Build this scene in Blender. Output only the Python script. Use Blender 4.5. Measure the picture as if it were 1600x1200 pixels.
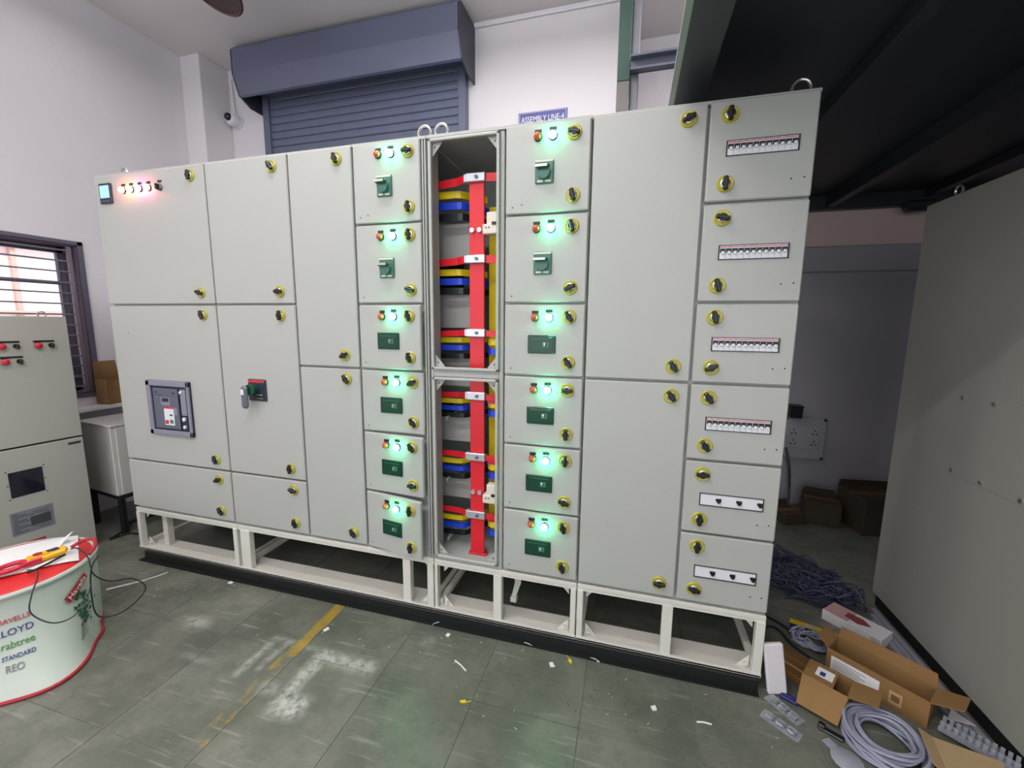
import bpy, bmesh, math, random
from mathutils import Vector, Matrix

for o in list(bpy.data.objects):
    bpy.data.objects.remove(o, do_unlink=True)
sc = bpy.context.scene
COL = sc.collection
random.seed(7)
R = math.radians

# ------------------------------------------------------------------ camera
cam_d = bpy.data.cameras.new('camera'); cam = bpy.data.objects.new('camera', cam_d); COL.objects.link(cam)
cam_d.sensor_width = 36.0; cam_d.lens = 36.0 * 654.2 / 1600.0
cam_d.clip_start = 0.02; cam_d.clip_end = 200
right = Vector((0.962554, 0.270920, 0.009590)); down = Vector((0.047614, -0.134130, -0.989819)); fwd = Vector((-0.266876, 0.953211, -0.142007))
cm = Matrix((right, -down, -fwd)).transposed().to_4x4(); cm.translation = Vector((3.33676, -1.98939, 1.69022))
cam.matrix_world = cm
sc.camera = cam

# ------------------------------------------------------------------ world and lights
w = bpy.data.worlds.new('world'); sc.world = w; w.use_nodes = True
bg = w.node_tree.nodes['Background']
bg.inputs['Color'].default_value = (0.93, 0.96, 1.0, 1); bg.inputs['Strength'].default_value = 2.1
def tube_lamp(x, y, z, L, power, col=(1.0, 0.97, 0.96), ang=0.0):
    d = bpy.data.lights.new('tube_light', 'AREA'); d.shape = 'RECTANGLE'; d.size = L; d.size_y = 0.07; d.energy = power; d.color = col
    o = bpy.data.objects.new('tube_light', d); COL.objects.link(o); o.location = (x, y, z); o.rotation_euler = (ang, 0, 0)
    return o
# fluorescent battens hung below the ceiling, behind and above the camera and over the aisle behind the switchboard;
# bare tubes shine up as well as down
for tx, ty, tl, tp in [(0.2, -2.7, 1.2, 35), (2.6, -2.7, 1.2, 47), (2.0, -0.8, 1.2, 25), (2.3, 0.45, 1.2, 25), (-0.1, 0.40, 1.2, 3.2), (4.6, 0.8, 1.2, 40)]:
    tube_lamp(tx, ty, 4.06, tl, tp)
    tube_lamp(tx, ty, 4.09, tl, tp * 0.6, ang=math.pi)
# low afternoon sun on the buildings outside
sd = bpy.data.lights.new('sun', 'SUN'); sd.energy = 4.0; sd.angle = R(1.0); sd.color = (1.0, 0.95, 0.88)
so = bpy.data.objects.new('sun', sd); COL.objects.link(so); so.rotation_euler = Vector((-0.62, 0.25, -0.74)).to_track_quat('-Z', 'Y').to_euler()

vs = sc.view_settings
sc.display_settings.display_device = 'sRGB'
vs.view_transform = 'Standard'; vs.look = 'None'; vs.gamma = 1.0; vs.exposure = 0.0; vs.use_curve_mapping = False
try:
    sc.cycles.use_denoising = True
    sc.cycles.max_bounces = 8; sc.cycles.diffuse_bounces = 5; sc.cycles.glossy_bounces = 4
    sc.cycles.sample_clamp_indirect = 6.0
except Exception:
    pass

# ------------------------------------------------------------------ materials
def lin(c):
    c = c / 255.0
    return c / 12.92 if c <= 0.04045 else ((c + 0.055) / 1.055) ** 2.4
def rgb(r, g, b): return (lin(r), lin(g), lin(b), 1.0)
MATS = {}
def mat(name, col, rough=0.5, metal=0.0, var=0.06, scale=6.0, bump=0.0, bscale=60.0, emit=None, estr=0.0, spec=0.5, alpha=None, trans=0.0, coat=0.0):
    if name in MATS: return MATS[name]
    m = bpy.data.materials.new(name); m.use_nodes = True
    nt = m.node_tree; b = nt.nodes['Principled BSDF']
    b.inputs['Roughness'].default_value = rough; b.inputs['Metallic'].default_value = metal
    b.inputs['Specular IOR Level'].default_value = spec
    if coat: b.inputs['Coat Weight'].default_value = coat
    tc = nt.nodes.new('ShaderNodeTexCoord')
    nz = nt.nodes.new('ShaderNodeTexNoise'); nz.inputs['Scale'].default_value = scale; nz.inputs['Detail'].default_value = 5
    nt.links.new(tc.outputs['Object'], nz.inputs['Vector'])
    mx = nt.nodes.new('ShaderNodeMix'); mx.data_type = 'RGBA'
    mx.inputs[6].default_value = tuple(max(0, c * (1 - var)) for c in col[:3]) + (1,)
    mx.inputs[7].default_value = tuple(min(1, c * (1 + var)) for c in col[:3]) + (1,)
    nt.links.new(nz.outputs['Fac'], mx.inputs[0])
    nt.links.new(mx.outputs[2], b.inputs['Base Color'])
    if bump > 0:
        n2 = nt.nodes.new('ShaderNodeTexNoise'); n2.inputs['Scale'].default_value = bscale; n2.inputs['Detail'].default_value = 4
        nt.links.new(tc.outputs['Object'], n2.inputs['Vector'])
        bp = nt.nodes.new('ShaderNodeBump'); bp.inputs['Strength'].default_value = bump; bp.inputs['Distance'].default_value = 0.01
        nt.links.new(n2.outputs['Fac'], bp.inputs['Height']); nt.links.new(bp.outputs['Normal'], b.inputs['Normal'])
    if emit:
        b.inputs['Emission Color'].default_value = emit; b.inputs['Emission Strength'].default_value = estr
    if trans: b.inputs['Transmission Weight'].default_value = trans
    if alpha is not None: b.inputs['Alpha'].default_value = alpha
    MATS[name] = m
    return m

M_board = mat('board_paint', rgb(174, 175, 171), 0.42, var=0.025, scale=3, bump=0.05, bscale=220)
M_boardin = mat('board_inside', rgb(176, 184, 178), 0.5, var=0.04)
M_base = mat('base_white_paint', rgb(216, 214, 205), 0.45, var=0.06, scale=9)
M_wall = mat('wall_plaster', rgb(222, 218, 222), 0.85, var=0.05, scale=1.6, bump=0.12, bscale=30)
M_ceil = mat('ceiling_plaster', rgb(222, 217, 216), 0.9, var=0.05, scale=1.2, bump=0.1, bscale=25)
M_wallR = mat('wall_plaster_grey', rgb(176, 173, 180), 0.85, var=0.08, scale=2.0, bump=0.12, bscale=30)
M_pink = mat('wall_band_cream', rgb(238, 212, 205), 0.85, var=0.05, scale=2.0)
M_shut = mat('shutter_blue_grey', rgb(97, 103, 126), 0.45, var=0.10, scale=4)
M_shutd = mat('shutter_dark', rgb(62, 64, 76), 0.5, var=0.1)
M_green = mat('column_green', rgb(36, 66, 57), 0.5, var=0.15, scale=5)
M_grey = mat('steel_grey', rgb(140, 140, 150), 0.4, 0.3, var=0.1)
M_greya = mat('steel_angle', rgb(120, 120, 128), 0.45, 0.3, var=0.1)
M_greyb = mat('steel_bare', rgb(104, 101, 99), 0.5, 0.2, var=0.1)
M_sock = mat('socket_plastic', rgb(176, 176, 186), 0.5, var=0.05)
M_greyd = mat('steel_dark_grey', rgb(100, 104, 118), 0.35, 0.3, var=0.15)
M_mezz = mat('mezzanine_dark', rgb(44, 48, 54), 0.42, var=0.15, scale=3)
M_black = mat('black_plastic', rgb(24, 24, 26), 0.4, var=0.1)
M_blackm = mat('black_steel', rgb(17, 20, 22), 0.5, var=0.2, scale=8)
M_yel = mat('lock_yellow', rgb(182, 172, 62), 0.35, 0.1, var=0.1)
M_zinc = mat('zinc', rgb(190, 190, 182), 0.3, 0.9, var=0.08)
M_lens_r = mat('lamp_red_off', rgb(196, 84, 52), 0.25, var=0.05)
M_led = mat('lamp_green_lit', rgb(120, 255, 190), 0.3, emit=(0.06, 1.0, 0.40, 1), estr=95)
M_led_r = mat('lamp_red_lit', rgb(255, 120, 90), 0.3, emit=(1.0, 0.14, 0.10, 1), estr=80)
M_led_y = mat('lamp_yellow_lit', rgb(255, 220, 110), 0.3, emit=(1.0, 0.55, 0.10, 1), estr=70)
M_led_b = mat('lamp_violet_lit', rgb(220, 170, 255), 0.3, emit=(0.75, 0.25, 1.0, 1), estr=60)
M_lcd = mat('meter_screen', rgb(120, 170, 240), 0.2, emit=(0.35, 0.60, 1.0, 1), estr=0.9)
M_teal = mat('handle_teal', rgb(66, 112, 100), 0.35, var=0.1)
M_teald = mat('handle_dark_green', rgb(18, 74, 54), 0.3, var=0.1)
M_mccb = mat('breaker_green_lit', rgb(10, 62, 44), 0.16, var=0.15, scale=12)  # black breaker front, with the green lamps' light put into its colour
M_white = mat('white_plastic', rgb(222, 222, 228), 0.4, var=0.03)
M_cream = mat('cream_plastic', rgb(216, 210, 196), 0.4, var=0.04)
M_acb = mat('breaker_grey', rgb(92, 96, 112), 0.4, var=0.06)
M_acbf = mat('breaker_frame_grey', rgb(132, 132, 148), 0.4, var=0.05)
M_acbd = mat('breaker_recess', rgb(36, 40, 60), 0.4, var=0.06)
M_redl = mat('label_red', rgb(196, 44, 60), 0.5, var=0.05)
M_redd = mat('label_red_faded', rgb(150, 66, 74), 0.6, var=0.1, scale=40)
M_grnl = mat('button_green', rgb(20, 130, 90), 0.4)
M_busr = mat('busbar_red', rgb(214, 30, 44), 0.35, var=0.08)
M_busy = mat('busbar_yellow', rgb(222, 196, 20), 0.35, var=0.08)
M_busb = mat('busbar_blue', rgb(24, 66, 206), 0.35, var=0.08)
M_busk = mat('busbar_black', rgb(20, 26, 24), 0.35, var=0.08)
M_clamp = mat('clamp_tinned', rgb(206, 206, 214), 0.28, 0.75, var=0.06, scale=20)
M_card = mat('cardboard', rgb(138, 104, 62), 0.8, var=0.12, scale=7, bump=0.05)
M_cardl = mat('cardboard_light', rgb(176, 148, 112), 0.8, var=0.08, scale=7)
M_cardd = mat('cardboard_dark', rgb(118, 82, 40), 0.8, var=0.12, scale=7)
M_paper = mat('paper_white', rgb(232, 230, 232), 0.7, var=0.03)
M_foam = mat('foam_white', rgb(214, 208, 214), 0.85, var=0.05, scale=20)
M_print = mat('print_dark', rgb(48, 46, 52), 0.6)
M_cable = mat('cable_lilac_grey', rgb(150, 150, 172), 0.45, var=0.08)
M_cabled = mat('cable_dark_blue', rgb(58, 60, 84), 0.5, var=0.25, scale=8)
M_plinth = mat('plinth_black', rgb(16, 18, 18), 0.55, var=0.2)
M_cab = mat('cabinet_grey', rgb(172, 171, 164), 0.45, var=0.03, scale=3, bump=0.05, bscale=200)
M_cabR = mat('cabinet_grey_green', rgb(150, 150, 142), 0.45, var=0.03, scale=3, bump=0.05, bscale=200)
M_smallcab = mat('cabinet_pale', rgb(196, 194, 188), 0.45, var=0.04)
M_screen = mat('dark_glass', rgb(24, 22, 40), 0.1, var=0.1)
M_sign = mat('sign_blue', rgb(42, 44, 132), 0.4, var=0.06)
M_win = mat('window_steel', rgb(92, 90, 106), 0.5, var=0.1)
M_wind = mat('window_reveal', rgb(78, 64, 78), 0.8, var=0.1)
M_bar = mat('grille_bar', rgb(118, 110, 122), 0.5, var=0.06)
M_glass = mat('window_glass', rgb(255, 255, 255), 0.02, trans=1.0, var=0.0)
M_facade = mat('facade_pale', rgb(240, 226, 228), 0.9, var=0.05, scale=0.8)
M_facadeb = mat('facade_brown', rgb(196, 160, 152), 0.9, var=0.08)
M_fand = mat('lamp_dark_glass', rgb(52, 24, 22), 0.25, var=0.1)
M_fan = mat('fan_brown', rgb(74, 30, 26), 0.35, var=0.1)
M_pouf = mat('cover_white', rgb(188, 195, 188), 0.55, var=0.05, scale=3, bump=0.06, bscale=18)
M_poufred = mat('cover_red', rgb(206, 40, 42), 0.45, var=0.12, scale=6, bump=0.08, bscale=14)
M_trim = mat('piping_red', rgb(170, 36, 52), 0.5, var=0.1)
M_txtr = mat('print_red', rgb(186, 52, 60), 0.6)
M_txtb = mat('print_blue', rgb(52, 60, 130), 0.6)
M_txtg = mat('print_green', rgb(70, 140, 70), 0.6)
M_txtk = mat('print_grey', rgb(120, 120, 120), 0.6)
M_tree = mat('print_dark_green', rgb(30, 84, 60), 0.6, var=0.3, scale=30)
M_meter = mat('meter_yellow', rgb(240, 174, 10), 0.4, var=0.06)
M_meterr = mat('meter_red', rgb(196, 28, 60), 0.4, var=0.06)
M_clear = mat('clear_plastic', rgb(235, 238, 250), 0.12, trans=0.75, var=0.02)
M_navy = mat('print_navy', rgb(30, 34, 96), 0.5)
M_ylw = mat('print_yellow', rgb(226, 190, 10), 0.5)
M_pinkp = mat('print_pink', rgb(206, 164, 160), 0.5, var=0.2, scale=18)
M_trunk = mat('trunking_grey', rgb(150, 150, 162), 0.4, var=0.06)
M_wrap = mat('wrap_lilac', rgb(150, 138, 156), 0.3, var=0.25, scale=14)
M_strip = mat('mezzanine_edge', rgb(150, 152, 150), 0.5, var=0.08)
M_pale = mat('bracket_pale', rgb(196, 200, 190), 0.45, var=0.05)

# floor stone: worn green-grey slabs with an old yellow line and rubbed white paint
def floor_material():
    m = bpy.data.materials.new('floor_stone'); m.use_nodes = True
    nt = m.node_tree; b = nt.nodes['Principled BSDF']; N = nt.nodes; Lk = nt.links
    geo = N.new('ShaderNodeNewGeometry'); sep = N.new('ShaderNodeSeparateXYZ'); Lk.new(geo.outputs['Position'], sep.inputs[0])
    def math_(op, a, bb, clamp=False):
        n = N.new('ShaderNodeMath'); n.operation = op; n.use_clamp = clamp
        for i, v in enumerate((a, bb)):
            if v is None: continue
            if isinstance(v, (int, float)): n.inputs[i].default_value = v
            else: Lk.new(v, n.inputs[i])
        return n.outputs[0]
    def ss(v, lo, hi):
        n = N.new('ShaderNodeMapRange'); n.interpolation_type = 'SMOOTHSTEP'
        n.inputs['From Min'].default_value = lo; n.inputs['From Max'].default_value = hi
        Lk.new(v, n.inputs['Value']); return n.outputs['Result']
    def noise(scale, detail=5, rough=0.55):
        n = N.new('ShaderNodeTexNoise'); n.inputs['Scale'].default_value = scale; n.inputs['Detail'].default_value = detail; n.inputs['Roughness'].default_value = rough
        Lk.new(geo.outputs['Position'], n.inputs['Vector']); return n.outputs['Fac']
    wob = math_('MULTIPLY', math_('SUBTRACT', noise(9), 0.5), 0.05)
    X = math_('ADD', sep.outputs[0], wob); Y = math_('ADD', sep.outputs[1], math_('MULTIPLY', wob, -0.8))
    def box(x0, x1, y0, y1, s=0.02):
        a = math_('MULTIPLY', ss(X, x0 - s, x0 + s), ss(X, x1 + s, x1 - s))
        c = math_('MULTIPLY', ss(Y, y0 - s, y0 + s), ss(Y, y1 + s, y1 - s))
        return math_('MULTIPLY', a, c)
    def mixc(f, c1, c2):
        n = N.new('ShaderNodeMix'); n.data_type = 'RGBA'
        Lk.new(f, n.inputs[0])
        for i, c in ((6, c1), (7, c2)):
            if isinstance(c, tuple): n.inputs[i].default_value = c
            else: Lk.new(c, n.inputs[i])
        return n.outputs[2]
    base = mixc(ss(noise(2.6, 8, 0.68), 0.30, 0.70), rgb(86, 89, 80), rgb(119, 119, 109))
    base = mixc(math_('MULTIPLY', ss(noise(13, 10, 0.8), 0.46, 0.70), 0.7), base, rgb(84, 88, 79))
    base = mixc(math_('MULTIPLY', ss(noise(60, 4, 0.75), 0.60, 0.74), 0.7), base, rgb(134, 136, 128))
    oi = N.new('ShaderNodeObjectInfo')
    hs = N.new('ShaderNodeHueSaturation'); Lk.new(base, hs.inputs['Color'])
    Lk.new(math_('ADD', math_('MULTIPLY', oi.outputs['Random'], 0.16), 0.92), hs.inputs['Value'])
    col = hs.outputs['Color']
    # dusty white rubbed patches
    br = ss(noise(26, 5, 0.7), 0.30, 0.62)
    marks = None
    for (x0, x1, y0, y1, s, k) in [(1.87, 2.20, -0.43, -0.36, 0.035, 0.75), (1.86, 1.93, -0.70, -0.38, 0.03, 0.8), (1.88, 2.03, -0.73, -0.62, 0.04, 0.95),
                                   (1.56, 1.60, -0.62, -0.40, 0.02, 0.55), (1.64, 1.67, -0.56, -0.36, 0.02, 0.45), (0.98, 1.12, -0.43, -0.36, 0.04, 0.6),
                                   (1.55, 1.86, -0.38, -0.35, 0.02, 0.4), (1.20, 1.40, -0.60, -0.575, 0.02, 0.35), (2.34, 2.40, -0.20, -0.12, 0.03, 0.3), (1.75, 1.84, -0.66, -0.60, 0.03, 0.45), (3.02, 3.10, -0.8, -0.62, 0.04, 0.35)]:
        v = math_('MULTIPLY', box(x0, x1, y0, y1, s), k)
        marks = v if marks is None else math_('MAXIMUM', marks, v)
    marks = math_('MULTIPLY', marks, br)
    # long thin chalky scratches
    wv = N.new('ShaderNodeTexNoise'); wv.inputs['Scale'].default_value = 5.0; wv.inputs['Detail'].default_value = 6
    mp = N.new('ShaderNodeMapping'); mp.inputs['Scale'].default_value = (0.7, 9.0, 1.0); mp.inputs['Rotation'].default_value = (0, 0, R(-38)); Lk.new(geo.outputs['Position'], mp.inputs['Vector']); Lk.new(mp.outputs[0], wv.inputs['Vector'])
    marks = math_('MAXIMUM', marks, math_('MULTIPLY', ss(wv.outputs['Fac'], 0.58, 0.72), 0.20))
    col = mixc(marks, col, rgb(196, 194, 190))
    yl = math_('MULTIPLY', box(1.70, 1.765, -0.92, 0.02, 0.008), math_('MULTIPLY', ss(noise(6, 6, 0.7), 0.39, 0.55), 0.8))
    col = mixc(yl, col, rgb(168, 138, 44))
    Lk.new(col, b.inputs['Base Color'])
    rr = N.new('ShaderNodeMapRange'); rr.inputs['To Min'].default_value = 0.22; rr.inputs['To Max'].default_value = 0.5
    Lk.new(noise(6, 6, 0.65), rr.inputs['Value']); Lk.new(rr.outputs[0], b.inputs['Roughness'])
    bp = N.new('ShaderNodeBump'); bp.inputs['Strength'].default_value = 0.12; bp.inputs['Distance'].default_value = 0.004
    Lk.new(noise(40, 5, 0.6), bp.inputs['Height']); Lk.new(bp.outputs[0], b.inputs['Normal'])
    return m
M_floor = floor_material()
M_grout = mat('floor_joint', rgb(118, 117, 110), 0.85, var=0.2, scale=9)

# ------------------------------------------------------------------ mesh helpers
class MB:
    def __init__(s): s.v = []; s.f = []; s.m = []
    def _add(s, vs, fs, m):
        n = len(s.v); s.v += [tuple(v) for v in vs]
        for f in fs: s.f.append([i + n for i in f]); s.m.append(m)
        return s
    def box(s, x0, x1, y0, y1, z0, z1, m=0, bev=0.0):
        x0, x1 = min(x0, x1), max(x0, x1); y0, y1 = min(y0, y1), max(y0, y1); z0, z1 = min(z0, z1), max(z0, z1)
        if bev <= 0:
            vs = [(x, y, z) for x in (x0, x1) for y in (y0, y1) for z in (z0, z1)]
            return s._add(vs, [(0, 1, 3, 2), (4, 6, 7, 5), (0, 4, 5, 1), (2, 3, 7, 6), (0, 2, 6, 4), (1, 5, 7, 3)], m)
        b = min(bev, (x1 - x0) * .49, (y1 - y0) * .49, (z1 - z0) * .49)
        bm = bmesh.new()
        for x, sx in ((x0, 1), (x1, -1)):
            for y, sy in ((y0, 1), (y1, -1)):
                for z, sz in ((z0, 1), (z1, -1)):
                    bm.verts.new((x, y + sy * b, z + sz * b)); bm.verts.new((x + sx * b, y, z + sz * b)); bm.verts.new((x + sx * b, y + sy * b, z))
        bmesh.ops.convex_hull(bm, input=bm.verts)
        bmesh.ops.dissolve_limit(bm, angle_limit=0.01, verts=bm.verts, edges=bm.edges)
        bmesh.ops.recalc_face_normals(bm, faces=bm.faces)
        bm.verts.index_update()
        vs = [v.co[:] for v in bm.verts]; fs = [[v.index for v in f.verts] for f in bm.faces]
        bm.free()
        return s._add(vs, fs, m)
    def cyl(s, p0, p1, r, seg=16, m=0, r2=None, cap=True):
        p0 = Vector(p0); p1 = Vector(p1); d = (p1 - p0).normalized(); r2 = r if r2 is None else r2
        a = d.orthogonal().normalized(); b = d.cross(a)
        vs = []
        for p, rr in ((p0, r), (p1, r2)):
            for i in range(seg):
                t = 2 * math.pi * i / seg; vs.append(p + (a * math.cos(t) + b * math.sin(t)) * rr)
        fs = [(i, (i + 1) % seg, seg + (i + 1) % seg, seg + i) for i in range(seg)]
        if cap: fs += [tuple(range(seg))[::-1], tuple(range(seg, 2 * seg))]
        return s._add(vs, fs, m)
    def tube(s, pts, r, seg=6, m=0, closed=False):
        pts = [Vector(p) for p in pts]; n = len(pts); vs = []; up = None
        for i, p in enumerate(pts):
            q0 = pts[(i - 1) % n] if (closed or i > 0) else p; q1 = pts[(i + 1) % n] if (closed or i < n - 1) else p
            d = (q1 - q0).normalized()
            if up is None: up = d.orthogonal().normalized()
            up = (up - d * up.dot(d)); up = up.normalized() if up.length > 1e-6 else d.orthogonal().normalized()
            b = d.cross(up)
            for k in range(seg):
                t = 2 * math.pi * k / seg; vs.append(p + (up * math.cos(t) + b * math.sin(t)) * r)
        fs = []
        for i in range(n if closed else n - 1):
            j = (i + 1) % n
            for k in range(seg): fs.append((i * seg + k, i * seg + (k + 1) % seg, j * seg + (k + 1) % seg, j * seg + k))
        if not closed: fs += [tuple(range(seg))[::-1], tuple((n - 1) * seg + k for k in range(seg))]
        return s._add(vs, fs, m)
    def prism(s, poly, axis, a, b, m=0):
        # poly: list of 2D points in the two other axes (order x,y,z minus axis)
        def mk(u, v, w_):
            return {'x': (w_, u, v), 'y': (u, w_, v), 'z': (u, v, w_)}[axis]
        n = len(poly); vs = [mk(u, v, a) for u, v in poly] + [mk(u, v, b) for u, v in poly]
        fs = [tuple(range(n)), tuple(range(2 * n - 1, n - 1, -1))] + [(i, n + i, n + (i + 1) % n, (i + 1) % n) for i in range(n)]
        return s._add(vs, fs, m)
    def lathe(s, prof, c=(0, 0, 0), axis='z', seg=24, m=0):
        vs = []; n = len(prof); c = Vector(c)
        for i in range(seg):
            t = 2 * math.pi * i / seg; ct, st = math.cos(t), math.sin(t)
            for r, h in prof:
                p = {'z': (r * ct, r * st, h), 'y': (r * ct, h, r * st), 'x': (h, r * ct, r * st)}[axis]
                vs.append(c + Vector(p))
        fs = []
        for i in range(seg):
            j = (i + 1) % seg
            for k in range(n - 1): fs.append((i * n + k, j * n + k, j * n + k + 1, i * n + k + 1))
        return s._add(vs, fs, m)
    def strip(s, pts, h, t, m=0):
        # flat bar standing on edge: height h (z), thickness t, following the xy path pts (x,y,z)
        pts = [Vector(p) for p in pts]; n = len(pts); vs = []
        for i, p in enumerate(pts):
            d = (pts[min(i + 1, n - 1)] - pts[max(i - 1, 0)]); d.z = 0; d.normalize(); q = Vector((-d.y, d.x, 0)) * (t / 2); up = Vector((0, 0, h / 2))
            vs += [p + q + up, p - q + up, p - q - up, p + q - up]
        fs = [(0, 1, 2, 3), tuple((n - 1) * 4 + k for k in (3, 2, 1, 0))]
        for i in range(n - 1):
            for k in range(4): fs.append((i * 4 + k, i * 4 + (k + 1) % 4, i * 4 + 4 + (k + 1) % 4, i * 4 + 4 + k))
        return s._add(vs, fs, m)
    def mesh(s, name, mats, smooth=False):
        me = bpy.data.meshes.new(name); me.from_pydata(s.v, [], s.f)
        for mm in (mats if isinstance(mats, (list, tuple)) else [mats]): me.materials.append(mm)
        me.polygons.foreach_set('material_index', s.m)
        bm = bmesh.new(); bm.from_mesh(me); bmesh.ops.recalc_face_normals(bm, faces=bm.faces); bm.to_mesh(me); bm.free()
        if smooth:
            me.polygons.foreach_set('use_smooth', [True] * len(me.polygons))
            try: me.set_sharp_from_angle(angle=R(35))
            except Exception: pass
        me.update()
        return me
    def build(s, name, mats, parent=None, org=None, smooth=False):
        """vertices are given in the parent's space; org moves the object's origin there"""
        org = Vector(org) if org is not None else Vector((0, 0, 0))
        if org.length: s.v = [tuple(Vector(v) - org) for v in s.v]
        return link(name, s.mesh(name, mats, smooth), parent, org)
def link(name, me, parent=None, loc=(0, 0, 0), rot=(0, 0, 0)):
    o = bpy.data.objects.new(name, me); COL.objects.link(o); o.location = loc; o.rotation_euler = rot
    if parent is not None: o.parent = parent
    return o
def thing(name, label, cat, loc=(0, 0, 0), rotz=0.0, group=None):
    o = bpy.data.objects.new(name, None); COL.objects.link(o); o.empty_display_size = 0.1
    o.location = loc; o.rotation_euler = (0, 0, rotz)
    return tag(o, label, cat, group)
def tag(o, label, cat, group=None, kind=None):
    o['label'] = label; o['category'] = cat
    if group: o['group'] = group
    if kind: o['kind'] = kind
    return o
def struct(o):
    o['kind'] = 'structure'; return o
def text_mesh(body, size, extrude=0.0006, space=1.0):
    cu = bpy.data.curves.new('lettering', 'FONT'); cu.body = body; cu.size = size; cu.extrude = extrude; cu.align_x = 'LEFT'; cu.space_character = space
    ob = bpy.data.objects.new('lettering', cu); COL.objects.link(ob)
    dg = bpy.context.evaluated_depsgraph_get(); dg.update()
    me = bpy.data.meshes.new_from_object(ob.evaluated_get(dg))
    vs = [v.co[:] for v in me.vertices]; fs = [list(p.vertices) for p in me.polygons]
    bpy.data.objects.remove(ob, do_unlink=True); bpy.data.curves.remove(cu); bpy.data.meshes.remove(me)
    return vs, fs
def spline(pts, n=8, closed=False):
    pts = [Vector(p) for p in pts]; out = []; N = len(pts)
    rng = range(N) if closed else range(N - 1)
    for i in rng:
        p0 = pts[(i - 1) % N] if (closed or i > 0) else pts[i]; p1 = pts[i]; p2 = pts[(i + 1) % N]; p3 = pts[(i + 2) % N] if (closed or i < N - 2) else pts[i + 1]
        for k in range(n):
            t = k / n
            out.append(0.5 * ((2 * p1) + (p2 - p0) * t + (2 * p0 - 5 * p1 + 4 * p2 - p3) * t * t + (3 * p1 - p0 - 3 * p2 + p3) * t ** 3))
    if not closed: out.append(pts[-1])
    return out

# ================================================================== the setting
XL, XR, Y1, Y2, YF, ZC = -1.13, 6.30, 1.85, 2.45, -6.5, 4.30
b = MB().box(XL - .3, XR + .2, YF, Y2 + .2, -.12, -.004)
floor = struct(b.build('floor', M_grout))
tile_w, tile_d, jn = 0.478, 0.56, 0.0035
tm = MB().box(jn / 2, tile_w - jn / 2, jn / 2, tile_d - jn / 2, -.02, 0, bev=0.0012).mesh('stone_tile', M_floor)
for i in range(-8, 9):
    for j in range(-4, 6):
        x = 2.25 + i * tile_w; y = -0.42 + j * tile_d
        if x + tile_w < XL or x > XR or y > Y2: continue
        link('stone_tile', tm, floor, (x, y, random.uniform(-.0012, 0.0)), (0, 0, random.uniform(-.002, .002)))

struct(MB().box(XL - .3, XR + .2, YF, Y2 + .2, ZC, ZC + .15).build('ceiling', M_ceil))
# left wall with the window opening
wy0, wy1, wz0, wz1 = -1.35, 0.50, 1.07, 2.30
b = MB()
b.box(XL - .22, XL, YF, wy0, 0, ZC).box(XL - .22, XL, wy1, Y1, 0, ZC).box(XL - .22, XL, wy0, wy1, 0, wz0).box(XL - .22, XL, wy0, wy1, wz1, ZC)
struct(b.build('wall_left', M_wall))
struct(MB().box(XL - .22, 3.13, Y1, Y2 + .2, 0, ZC).build('wall_back', M_wall))
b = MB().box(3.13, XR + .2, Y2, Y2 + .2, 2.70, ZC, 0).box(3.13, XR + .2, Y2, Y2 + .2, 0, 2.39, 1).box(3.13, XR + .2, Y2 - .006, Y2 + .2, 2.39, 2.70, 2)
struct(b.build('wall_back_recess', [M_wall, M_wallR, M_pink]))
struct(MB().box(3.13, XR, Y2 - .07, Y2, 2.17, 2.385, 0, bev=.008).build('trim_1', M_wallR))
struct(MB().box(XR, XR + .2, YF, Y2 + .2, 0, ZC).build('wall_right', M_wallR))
struct(MB().box(XL, -.885, 1.53, Y1, 0, ZC, 0, bev=.006).build('wall_pillar', M_wall))

# window: steel frame, glass, horizontal grille bars
b = MB()
b.box(XL - .2, XL + .004, wy1 - .012, wy1, wz0, wz1, 0).box(XL - .2, XL + .004, wy0, wy1, wz1 - .012, wz1, 0).box(XL - .2, XL + .004, wy0, wy1, wz0, wz0 + .012, 0)
b.box(XL - .005, XL + .012, wy1, wy1 + .035, wz0 - .03, wz1 + .03, 1).box(XL - .005, XL + .012, wy0 - .04, wy1 + .035, wz1, wz1 + .03, 1).box(XL - .005, XL + .012, wy0 - .04, wy1 + .035, wz0 - .035, wz0, 1)
for yy in (wy1 - .05, -.28, -.95): b.box(XL - .20, XL - .16, yy, yy + .04, wz0, wz1, 1)
b.box(XL - .20, XL - .16, wy0, wy1, wz1 - .06, wz1, 1).box(XL - .20, XL - .16, wy0, wy1, wz0, wz0 + .05, 1)
b.box(XL - .195, XL - .17, wy0, wy1, 1.98, 2.01, 1)
win = struct(b.build('window_1', [M_wind, M_win]))
for y0, y1 in ((-.24, wy1 - .05), (-.91, -.28)):
    MB().box(XL - .182, XL - .178, y0, y1, wz0 + .05, wz1 - .06).build('pane', M_glass, win)
gb = MB().box(-.006, .006, wy0, wy1 - .03, -.006, .006, bev=.002).mesh('grille_bar', M_bar)
z = wz0 + .06
while z < wz1 - .02:
    link('grille_bar', gb, win, (XL - .02, 0, z)); z += .0862
MB().box(XL - .03, XL - .012, wy1 - .06, wy1 - .035, wz0, wz1).build('grille_upright', M_bar, win)
struct(MB().box(XL, XL + .16, wy0 - .1, .95, .93, .965, 0, bev=.006).build('trim_2', M_wall))

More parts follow.
